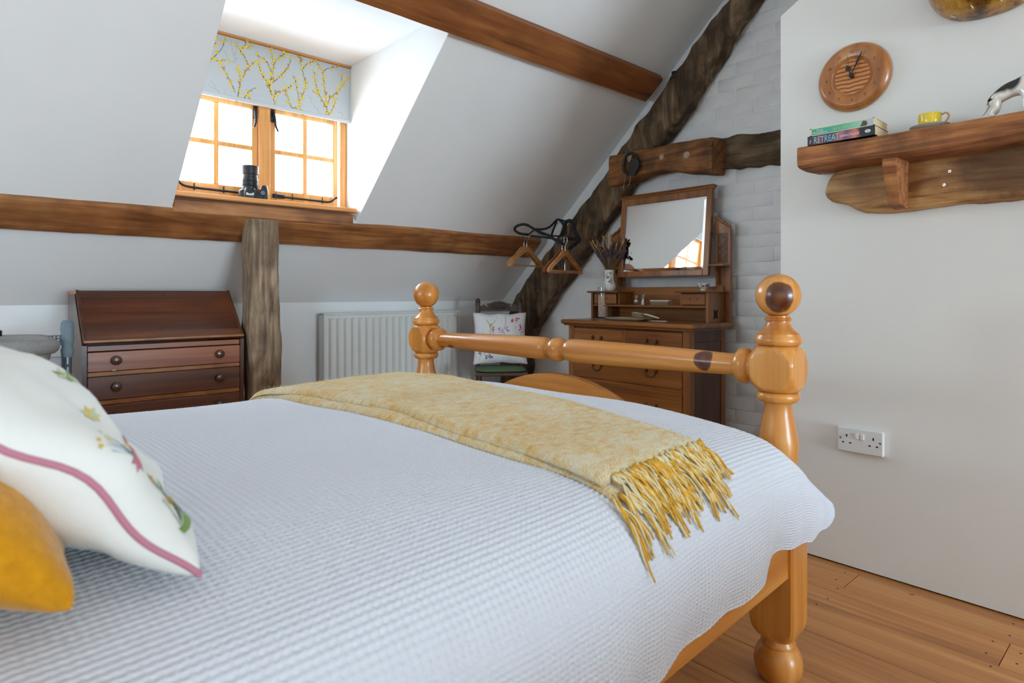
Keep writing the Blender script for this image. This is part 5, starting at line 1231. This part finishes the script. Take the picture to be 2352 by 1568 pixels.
MB().lathe([(.004, 0), (.004, .10), (.008, .102), (.008, .106), (0, .107)], 10, Matrix.Translation(k(1290, 440, 2.96) + Vector((.19, 0, 0))) @ Matrix.Rotation(-math.pi / 2, 4, 'Y')).build('coat_peg', M_BLACK, None, smooth=50, label='black iron peg in the cruck carrying the hangers', cat='peg', at=k(1290, 440, 3.1))

# ================================================================== shelf on the chimney breast
XW = 2.325
M_SHELF = wood('reclaimed_shelf_oak', S(112, 62, 30), S(172, 108, 58), S(204, 144, 88), 'Y', 16, .10, .7, .8, distort=2.4, patch=S(76, 44, 24), patch_amt=.7, pscale=9)
M_SLAB = wood('live_edge_slab', S(128, 84, 44), S(186, 138, 84), S(214, 174, 120), 'Y', 14, .16, .65, .8, distort=3.0, patch=S(128, 84, 46), patch_amt=.5, pscale=9, knots=[(.055, -.02, -.05, .22, S(84, 52, 28), (.3, .85, 1.9), .82, .75), (.055, .47, -.05, .05, S(104, 72, 44), (.5, .8, 1.2), .65, .35)])
sl = thing('oak_shelf', (2.22, .3, 1.385), 'thick rustic oak shelf with a live-edge back board and bracket', 'shelf')
cen = []; hv = []; 
for i in range(90):
    y = .905 - 1.25 * i / 89; cen.append(Vector((2.222, y, 1.4195 + .003 * math.sin(y * 9)))); hv.append(.035 + .002 * math.sin(y * 14 + 1))
mb = MB(); sweep(mb, cen, Vector((1, 0, 0)), Vector((0, 0, 1)), .102, hv, n=40, p=9, amp=.004, freq=9, seed=4)
for i, p in enumerate(mb.v): mb.v[i] = Vector((min(p.x, XW - .0005), p.y, p.z))
mb.build('board', M_SHELF, sl, smooth=40)
ol = [(275, 1340), (285, 1290), (305, 1245), (335, 1205), (365, 1175), (420, 1160), (480, 1145), (640, 1120), (900, 1060), (1664, 900), (1664, 1372), (1550, 1376), (1400, 1386), (1200, 1402), (1000, 1432), (880, 1452), (760, 1466), (640, 1468), (560, 1466), (500, 1450), (460, 1428), (425, 1410), (350, 1398), (300, 1385)]
XS = XW - .045
pl = [onX(1800 + x / 3.0145, y / 3.0145, XS) for x, y in ol]
for i, p in enumerate(pl):
    if i in (9, 10): p.y -= .35
ang_c = sum(pl, Vector()) / len(pl)
ring0 = resample(pl + [pl[0]], 120)[:-1]; ring1 = []
mb = MB(); nR = len(ring0); c_ = Vector((XS, .4, 1.31))
layers = [(XW - .0005, .004), (XS + .012, .0), (XS + .004, -.006), (XS, -.016)]
vs = []
for X_, sh2 in layers:
    for p in ring0:
        d = Vector((0, p.y - c_.y, p.z - c_.z)); d.normalize(); nz = .004 * mnoise.noise(p * 40 + Vector((X_ * 60, 0, 0)))
        vs.append(Vector((X_, p.y, p.z)) + d * (sh2 + nz))
fs = [tuple((len(layers) - 1) * nR + i for i in range(nR))]
for q in range(len(layers) - 1):
    for i in range(nR):
        j = (i + 1) % nR; fs.append((q * nR + i, q * nR + j, (q + 1) * nR + j, (q + 1) * nR + i))
mb.add(vs, fs); sb_ = mb.build('live_edge_board', M_SLAB, sl, smooth=50)
for x, y in ((1150, 1185), (1112, 1278)):
    c = onX(1800 + x / 3.0145, y / 3.0145, XS - .0015); MB().lathe([(.0045, 0), (.0045, .001), (.002, .0012), (0, .0005)], 12, Matrix.Translation(c) @ Matrix.Rotation(-math.pi / 2, 4, 'Y')).build('screw', M_CHROME, sb_, smooth=30)
bf = onX(2044, 352, 2.16); yb_ = bf.y
MB().prism([(2.150, yb_ - .018, 1.386), (2.150, yb_ - .018, 1.36), (2.195, yb_ - .016, 1.27), (2.205, yb_ - .016, 1.243), (XS + .004, yb_ - .016, 1.232), (XS + .004, yb_ - .018, 1.386)], (0, .036, 0)).build('bracket', M_SHELF, sl)

# clock
cc = Vector((XW - .001, .795, 1.712)); R_ = .1175
ck = thing('wall_clock', cc, 'round turned wooden wall clock with black hands above the shelf', 'clock')
MC = frame(cc, (0, -1, 0), (0, 0, 1), (-1, 0, 0))
M_CLK = wood('clock_beech', S(146, 86, 34), S(172, 106, 48), S(188, 124, 64), 'Z', 16, .2, .35, .05, .4)
MB().lathe([(R_ * .9, 0), (R_, .004), (R_ * .995, .009), (R_ * .95, .018), (R_ * .86, .027), (R_ * .82, .028), (R_ * .60, .022), (R_ * .575, .023), (R_ * .56, .021), (R_ * .52, .018), (R_ * .5, .019), (0, .019)], 64, MC).build('rim', M_CLK, ck, smooth=30)
m, nt, b = new_mat('clock_centre_pine'); L = nt.links.new; tc = N(nt, 'ShaderNodeTexCoord'); wv = N(nt, 'ShaderNodeTexWave', bands_direction='Z'); wv.inputs['Scale'].default_value = 22; wv.inputs['Distortion'].default_value = 2.2; wv.inputs['Detail Scale'].default_value = 1.2; wv.inputs['Detail'].default_value = 1; L(tc.outputs['Object'], wv.inputs['Vector'])
r = ramp(nt, [(.25, S(206, 132, 62)), (.7, S(192, 116, 50)), (.95, S(112, 54, 20))]); L(wv.outputs['Fac'], r.inputs['Fac']); L(r.outputs['Color'], b.inputs['Base Color']); b.inputs['Roughness'].default_value = .4
MB().lathe([(R_ * .485, .0185), (R_ * .485, .0205), (0, .021)], 48, MC).build('centre_disc', m, ck, smooth=30)
mb = MB()
for h in range(1, 13):
    a = math.radians(90 - 30 * h); rr = R_ * .705; text_mb(str(h), .0125, MC @ Matrix.Translation((rr * math.cos(a), rr * math.sin(a) - .004, .0262)), mb=mb, align='CENTER')
mb.build('numerals', plain('numeral_brown', S(84, 52, 26), .6), ck)
def hand(name, deg, ln_, spade):
    a = math.radians(90 - deg); d = Vector((math.cos(a), math.sin(a), 0)); q = Vector((-d.y, d.x, 0)); z = Vector((0, 0, .030 if spade else .033)); mb = MB()
    if spade: prof = [(0, .0022), (ln_ * .45, .002), (ln_ * .5, .004), (ln_ * .6, .0095), (ln_ * .7, .0085), (ln_ * .82, .0025), (ln_, .0006)]
    else: prof = [(0, .0016), (ln_ * .3, .0018), (ln_ * .6, .0042), (ln_ * .75, .003), (ln_, .0005)]
    mb.prism([MC @ (d * t + q * w + z) for t, w in prof] + [MC @ (d * t - q * w + z) for t, w in reversed(prof)], MC.to_3x3() @ Vector((0, 0, .0015))); mb.build(name, M_BLK, ck)
hand('hour_hand', 340, .044, True); hand('minute_hand', 26, .083, False)
MB().tube([MC @ Vector((0, 0, .034)), MC @ Vector((-.012, .075, .034))], .0005, 4).build('second_hand', M_BLK, ck)
MB().lathe([(.007, .019), (.007, .034), (.004, .037), (0, .0375)], 18, MC).build('hub', M_BLK, ck, smooth=40)

# books
ZS = 1.4555
def book(loc, label, y0, y1, x0, x1, z0, z1, cov, spine, name='paperback_book'):
    t = thing(name, (x0, (y0 + y1) / 2, z0), label, 'book', 'paperbacks on the oak shelf')
    MB().box(x0, x1, y0, y1, z0, z0 + .001).box(x0, x1, y0, y1, z1 - .001, z1).build('cover', cov, t)
    MB().box(x0, x0 + .0012, y0, y1, z0, z1, .0004).build('spine', spine, t)
    MB().box(x0 + .0013, x1 - .003, y0 + .0015, y1 - .0015, z0 + .001, z1 - .001).build('pages', plain('paper_' + name, S(222, 198, 158), .95, noise=.06, nscale=300), t); return t
def spine_mat(name, stops, z=False, axis=1, lo=.67, hi=.873, noise=.0):
    m, nt, b = new_mat(name); L = nt.links.new; tc = N(nt, 'ShaderNodeTexCoord'); sx_ = N(nt, 'ShaderNodeSeparateXYZ'); L(tc.outputs['Object'], sx_.inputs[0])
    mr = N(nt, 'ShaderNodeMapRange'); h = (hi - lo) / 2; mr.inputs[1].default_value = h; mr.inputs[2].default_value = -h; L(sx_.outputs[axis], mr.inputs[0])
    if noise:
        n = N(nt, 'ShaderNodeTexNoise'); n.inputs['Scale'].default_value = 40; L(tc.outputs['Object'], n.inputs['Vector']); ad = N(nt, 'ShaderNodeMath', operation='MULTIPLY_ADD'); L(n.outputs['Fac'], ad.inputs[0]); ad.inputs[1].default_value = noise; L(mr.outputs[0], ad.inputs[2]); src = ad.outputs[0]
    else: src = mr.outputs[0]
    r = ramp(nt, stops); L(src, r.inputs['Fac']); L(r.outputs['Color'], b.inputs['Base Color']); b.inputs['Roughness'].default_value = .35; return m
by0, by1, bxs = .668, .873, 2.126; zb1 = ZS + .0305; zb2 = zb1 + .0255
sp1 = spine_mat('dark_sunset_spine', [(.12, S(44, 26, 48)), (.25, S(150, 60, 70)), (.42, S(60, 44, 84)), (.58, S(190, 110, 110)), (.66, S(110, 70, 110)), (.80, S(214, 120, 96)), (.88, S(22, 20, 26)), (1, S(16, 16, 20))], noise=.14)
b1 = book(None, 'dark paperback with large turquoise title lettering, bottom of the pair', by0, by1, bxs, bxs + .126, ZS, zb1, plain('dark_cover', S(24, 20, 30), .4), sp1)
sp2 = spine_mat('sea_green_spine', [(.0, S(52, 170, 140)), (.5, S(76, 178, 152)), (.72, S(140, 204, 190)), (.85, S(170, 214, 206)), (1, S(196, 200, 220))])
b2 = book(None, 'sea-green paperback with cream borders, top of the pair', by0 + .003, by1 - .006, bxs + .004, bxs + .130, zb1 + .0002, zb2, plain('cream_cover', S(226, 214, 160), .5), sp2)
def lettering(parent, s, size, y, z, x, mat, name, sx=1.0, up=(0, 0, 1), rd=(0, -1, 0), align='LEFT'):
    text_mb(s, size, frame((x - .0006, y, z), rd, up, (-1, 0, 0)), align=align, sx=sx).build(name, mat, parent)
M_TURQ = plain('ink_turquoise', S(110, 212, 214), .5); M_INKW = plain('ink_white', S(226, 224, 226), .5); M_INKY = plain('ink_yellow', S(206, 226, 96), .5); M_INKB = plain('ink_black', S(14, 14, 18), .5); M_CREAMB = plain('cream_border', S(230, 218, 168), .5)
lettering(b1, 'RETREAT', .030, by1 - .020, ZS + .0048, bxs, M_TURQ, 'title_lettering', .66)
lettering(b1, 'THE', .0075, by1 - .0125, ZS + .006, bxs, M_INKW, 'title_lettering', .9, (0, 1, 0), (0, 0, 1))
lettering(b1, 'SARAH PEARSE', .0105, by1 - .103, ZS + .0105, bxs, M_INKW, 'author_lettering', .82)
MB().prism([(bxs - .0006, .6885 + .0085 * math.cos(i * math.pi / 10), ZS + .0155 + .0052 * math.sin(i * math.pi / 10)) for i in range(20)], (.0004, 0, 0)).build('publisher_mark', M_INKW, b1)
lettering(b1, 'R', .007, .6885, ZS + .0132, bxs - .0002, M_INKB, 'publisher_letter', 1, align='CENTER')
xb2 = bxs + .004
MB().box(xb2 - .0004, xb2, by0 + .003, by1 - .006, zb1 + .0003, zb1 + .0032).box(xb2 - .0004, xb2, by0 + .003, by1 - .006, zb2 - .0026, zb2).box(xb2 - .0004, xb2, by1 - .012, by1 - .006, zb1, zb2).box(xb2 - .0004, xb2, by0 + .003, by0 + .007, zb1, zb2).build('spine_border', M_CREAMB, b2)
lettering(b2, 'Santa', .0105, by1 - .028, zb1 + .0135, xb2, M_INKW, 'author_lettering', .95)
lettering(b2, 'Montefiore', .0105, by1 - .016, zb1 + .0055, xb2, M_INKW, 'author_lettering', .95)
lettering(b2, 'SEA of LOST LOVE', .0115, by1 - .079, zb1 + .0085, xb2, M_INKY, 'title_lettering', .75)
MB().prism([(xb2 - .0005, y, zb1 + z) for y, z in ((.712, .0035), (.694, .0035), (.690, .010), (.694, .019), (.704, .021), (.708, .012))], (.0003, 0, 0)).build('cover_picture', plain('ink_brown', S(104, 76, 60), .5, noise=.5, nscale=250), b2)
MB().prism([(xb2 - .0006, y, zb1 + z) for y, z in ((.690, .0045), (.676, .0045), (.676, .0225), (.690, .0225))], (.0003, 0, 0)).build('cover_picture', plain('ink_lilac', S(190, 192, 220), .5), b2)

# cup and saucer
cx_, cy_ = 2.205, .542
sc_ = MB().lathe([(.018, 0), (.020, .003), (.034, .006), (.050, .0125), (.0525, .014), (.050, .0145), (.034, .0085), (.02, .006), (0, .006)], 40, Matrix.Translation((cx_, cy_, ZS + .0005))).build('saucer', plain('grey_glaze', (.78, .78, .75, 1), .25), None, smooth=50, label='pale grey saucer under the yellow cup on the shelf', cat='saucer', at=(cx_, cy_, ZS))
cu_ = thing('teacup', (cx_, cy_, ZS + .007), 'small bright yellow china cup with a gilt handle on the shelf', 'cup')
z0 = ZS + .0075
MB().lathe([(.018, 0), (.024, .002), (.0285, .010), (.0300, .022), (.0308, .043), (.0295, .043), (.0285, .022), (.026, .010), (0, .006)], 40, Matrix.Translation((cx_, cy_, z0))).build('body', plain('yellow_china', S(240, 206, 42), .15, coat=.6), cu_, smooth=50)
hp = smooth_path([(cx_, cy_ - .029, z0 + .036), (cx_, cy_ - .042, z0 + .040), (cx_, cy_ - .049, z0 + .030), (cx_, cy_ - .044, z0 + .018), (cx_, cy_ - .036, z0 + .010), (cx_, cy_ - .028, z0 + .012)], 24)
MB().tube(hp, .0026, 8).build('handle', plain('gilt_china', S(208, 158, 84), .2, metal=.4), cu_, smooth=60)

# china dog
def skin_mb(verts, edges, radii, name, mat, parent, sub=2):
    me = bpy.data.meshes.new('s'); me.from_pydata([Vector(v) for v in verts], edges, []); o = bpy.data.objects.new('s', me); COL.objects.link(o)
    md_ = o.modifiers.new('s', 'SKIN'); o.modifiers.new('b', 'SUBSURF').levels = sub
    for i, r in enumerate(radii): sv = me.skin_vertices[0].data[i]; sv.radius = (r, r) if not isinstance(r, tuple) else r; sv.use_root = (i == 0)
    md_.use_smooth_shade = True
    dg = bpy.context.evaluated_depsgraph_get(); m2 = bpy.data.meshes.new_from_object(o.evaluated_get(dg))
    mb = MB(); mb.add([v.co for v in m2.vertices], [tuple(p.vertices) for p in m2.polygons]); bpy.data.objects.remove(o)
    return mb.build(name, mat, parent, smooth=180)
dgx, dgy = 2.185, .345
dog = thing('china_dog', (dgx, dgy, ZS), 'glazed black and white china dog standing on the shelf', 'figurine')
m, nt, b = new_mat('piebald_glaze'); L = nt.links.new; tc = N(nt, 'ShaderNodeTexCoord'); b.inputs['Roughness'].default_value = .12; b.inputs['Coat Weight'].default_value = .6
col = None
fac = None
for (px_, py_, pz_, r_) in ((0, .022, .084, .034), (0, -.002, .088, .031), (0, .046, .066, .026), (0, -.058, .135, .011)):
    vm = N(nt, 'ShaderNodeVectorMath', operation='DISTANCE'); L(tc.outputs['Object'], vm.inputs[0]); vm.inputs[1].default_value = (px_, py_, pz_)
    lt = N(nt, 'ShaderNodeMapRange'); lt.inputs[1].default_value = r_ * .88; lt.inputs[2].default_value = r_ * 1.08; lt.inputs[3].default_value = 1; lt.inputs[4].default_value = 0; L(vm.outputs['Value'], lt.inputs[0])
    if fac is None: fac = lt.outputs[0]
    else:
        mxn = N(nt, 'ShaderNodeMath', operation='MAXIMUM'); L(fac, mxn.inputs[0]); L(lt.outputs[0], mxn.inputs[1]); fac = mxn.outputs[0]
mc = N(nt, 'ShaderNodeMix', data_type='RGBA'); L(fac, mc.inputs[0]); mc.inputs[6].default_value = (.80, .76, .68, 1); mc.inputs[7].default_value = (.010, .011, .013, 1); L(mc.outputs[2], b.inputs['Base Color'])
D = lambda x, y, z: Vector((dgx + x, dgy + y, ZS + z))
V = [D(0, .030, .066), D(0, .010, .072), D(0, -.014, .076), D(0, -.036, .082), D(0, -.046, .098), D(0, -.052, .116), D(0, -.066, .120), D(0, -.080, .113),
     D(.012, .036, .046), D(.012, .030, .026), D(.012, .042, .012), D(.012, .036, .003), D(-.012, .036, .046), D(-.012, .030, .026), D(-.012, .042, .012), D(-.012, .036, .003),
     D(.012, -.036, .052), D(.012, -.034, .026), D(.012, -.036, .003), D(-.012, -.036, .052), D(-.012, -.034, .026), D(-.012, -.036, .003), D(0, .044, .052), D(0, .054, .030), D(0, .064, .014)]
Eg = [(0, 1), (1, 2), (2, 3), (3, 4), (4, 5), (5, 6), (6, 7), (0, 8), (8, 9), (9, 10), (10, 11), (0, 12), (12, 13), (13, 14), (14, 15), (3, 16), (16, 17), (17, 18), (3, 19), (19, 20), (20, 21), (0, 22), (22, 23), (23, 24)]
Rd = [.027, .024, .024, .026, .018, .013, .012, .006, .017, .009, .006, .0065, .017, .009, .006, .0065, .010, .006, .0055, .010, .006, .0055, .006, .005, .003]
skin_mb(V, Eg, Rd, 'body', m, dog)
M_DGB = plain('black_glaze', (.010, .011, .013, 1), .12, coat=.6)
for s in (-1, 1):
    MB().sphere(D(s * .013, -.046, .122), (.004, .008, .013), 12, 8).build('ear', M_DGB, dog, smooth=180); MB().sphere(D(s * .008, -.063, .125), .0024, 8, 6).build('eye', M_DGB, dog, smooth=180)
MB().sphere(D(0, -.0865, .114), .0034, 10, 6).build('nose', M_DGB, dog, smooth=180)

# hide wall light above the shelf
lx, ly, lz = XW, .418, 1.797
wl = thing('hide_wall_light', (lx - .08, ly, lz), 'amber mottled hide bowl wall light at the top of the chimney wall', 'lamp')
m, nt, b = new_mat('mottled_hide'); L = nt.links.new; tc = N(nt, 'ShaderNodeTexCoord'); n = N(nt, 'ShaderNodeTexNoise'); n.inputs['Scale'].default_value = 14; n.inputs['Detail'].default_value = 8; n.inputs['Roughness'].default_value = .7; L(tc.outputs['Object'], n.inputs['Vector'])
r = ramp(nt, [(.36, S(40, 22, 12)), (.46, S(104, 62, 22)), (.56, S(176, 120, 38)), (.7, S(206, 160, 66))]); L(n.outputs['Fac'], r.inputs['Fac']); L(r.outputs['Color'], b.inputs['Base Color']); b.inputs['Roughness'].default_value = .28; b.inputs['Coat Weight'].default_value = .4
mb = MB(); nu_, nv_2 = 40, 16; vs = []; fs = []
for sft in (0, .004):
    for j in range(nv_2 + 1):
        t_ = j / nv_2
        for i in range(nu_ + 1):
            a_ = math.pi * i / nu_; rr = math.sin(t_ * math.pi / 2) ** .85; zz = (1 - math.cos(t_ * math.pi / 2)) ** 1.1 * .17
            vs.append(Vector((lx - .004 - (.135 - sft) * rr * math.sin(a_), ly + (.165 - sft) * rr * math.cos(a_), lz + zz + sft)))
k0 = (nu_ + 1) * (nv_2 + 1)
for j in range(nv_2):
    for i in range(nu_):
        q = (j * (nu_ + 1) + i, j * (nu_ + 1) + i + 1, (j + 1) * (nu_ + 1) + i + 1, (j + 1) * (nu_ + 1) + i); fs += [tuple(reversed(q)), tuple(k0 + x for x in q)]
for i in range(nu_): a_ = nv_2 * (nu_ + 1) + i; fs.append((a_, k0 + a_, k0 + a_ + 1, a_ + 1))
mb.add(vs, fs).build('bowl_shade', m, wl, smooth=80)
MB().box(XW - .02, XW - .0005, ly - .04, ly + .04, lz + .03, lz + .16, .004).build('wall_mount', M_BLACK, wl)
M_STITCH = plain('white_stitch', (.75, .72, .66, 1), .8)
for i in range(4):
    a_ = math.pi * (i + .62) / 4; t0, t1 = .30, .36
    P_ = [Vector((lx - .004 - .137 * math.sin(t * math.pi / 2) ** .85 * math.sin(a_), ly + .167 * math.sin(t * math.pi / 2) ** .85 * math.cos(a_), lz - .001 + (1 - math.cos(t * math.pi / 2)) ** 1.1 * .17)) for t in (t0, (t0 + t1) / 2, t1)]
    MB().tube(P_, .0016, 6).build('stitch', M_STITCH, wl, smooth=60)

# double socket
sc0 = onX(1930, 978, XW); sc1 = onX(2031, 1040, XW); yA = .846; yA = onX(1926, 1000, XW - .01).y; zA = onX(1927, 1030, XW - .01).z; zB = onX(1927, 978, XW - .01).z
sk = thing('wall_socket', (XW, yA - .073, (zA + zB) / 2), 'white double plug socket low on the chimney wall', 'socket')
hY, zc_ = .073, (zA + zB) / 2; yc_ = yA - .073; XF = XW - .022
MB().box(XW - .018, XW - .0005, yc_ - hY + .003, yc_ + hY - .003, zc_ - .040, zc_ + .040, .002).build('back_box', M_WHITE, sk)
fp = MB().box(XF, XW - .012, yc_ - hY, yc_ + hY, zc_ - .043, zc_ + .043, .004).build('face_plate', plain('socket_plastic', (.74, .74, .73, 1), .3), sk)
for s in (-1, 1):
    for (dy, dz, w_, h_) in ((0, .014, .0022, .0045), (-.0115, -.010, .0035, .0022), (.0115, -.010, .0035, .0022)):
        y = yc_ + s * .042 + dy; MB().box(XF - .0004, XF + .001, y - w_, y + w_, zc_ + dz - h_, zc_ + dz + h_).build('slot', M_BLK, fp)
    MB().box(XF - .005, XF + .001, yc_ + s * .0085 - .0055, yc_ + s * .0085 + .0055, zc_ + .006, zc_ + .026, .0015).build('rocker_switch', M_WHITE, fp)
    MB().lathe([(.0032, 0), (.0032, .0006), (0, .0008)], 12, Matrix.Translation((XF, yc_ + s * .0625, zc_ + .004)) @ Matrix.Rotation(-math.pi / 2, 4, 'Y')).build('screw', M_CHROME, fp, smooth=30)
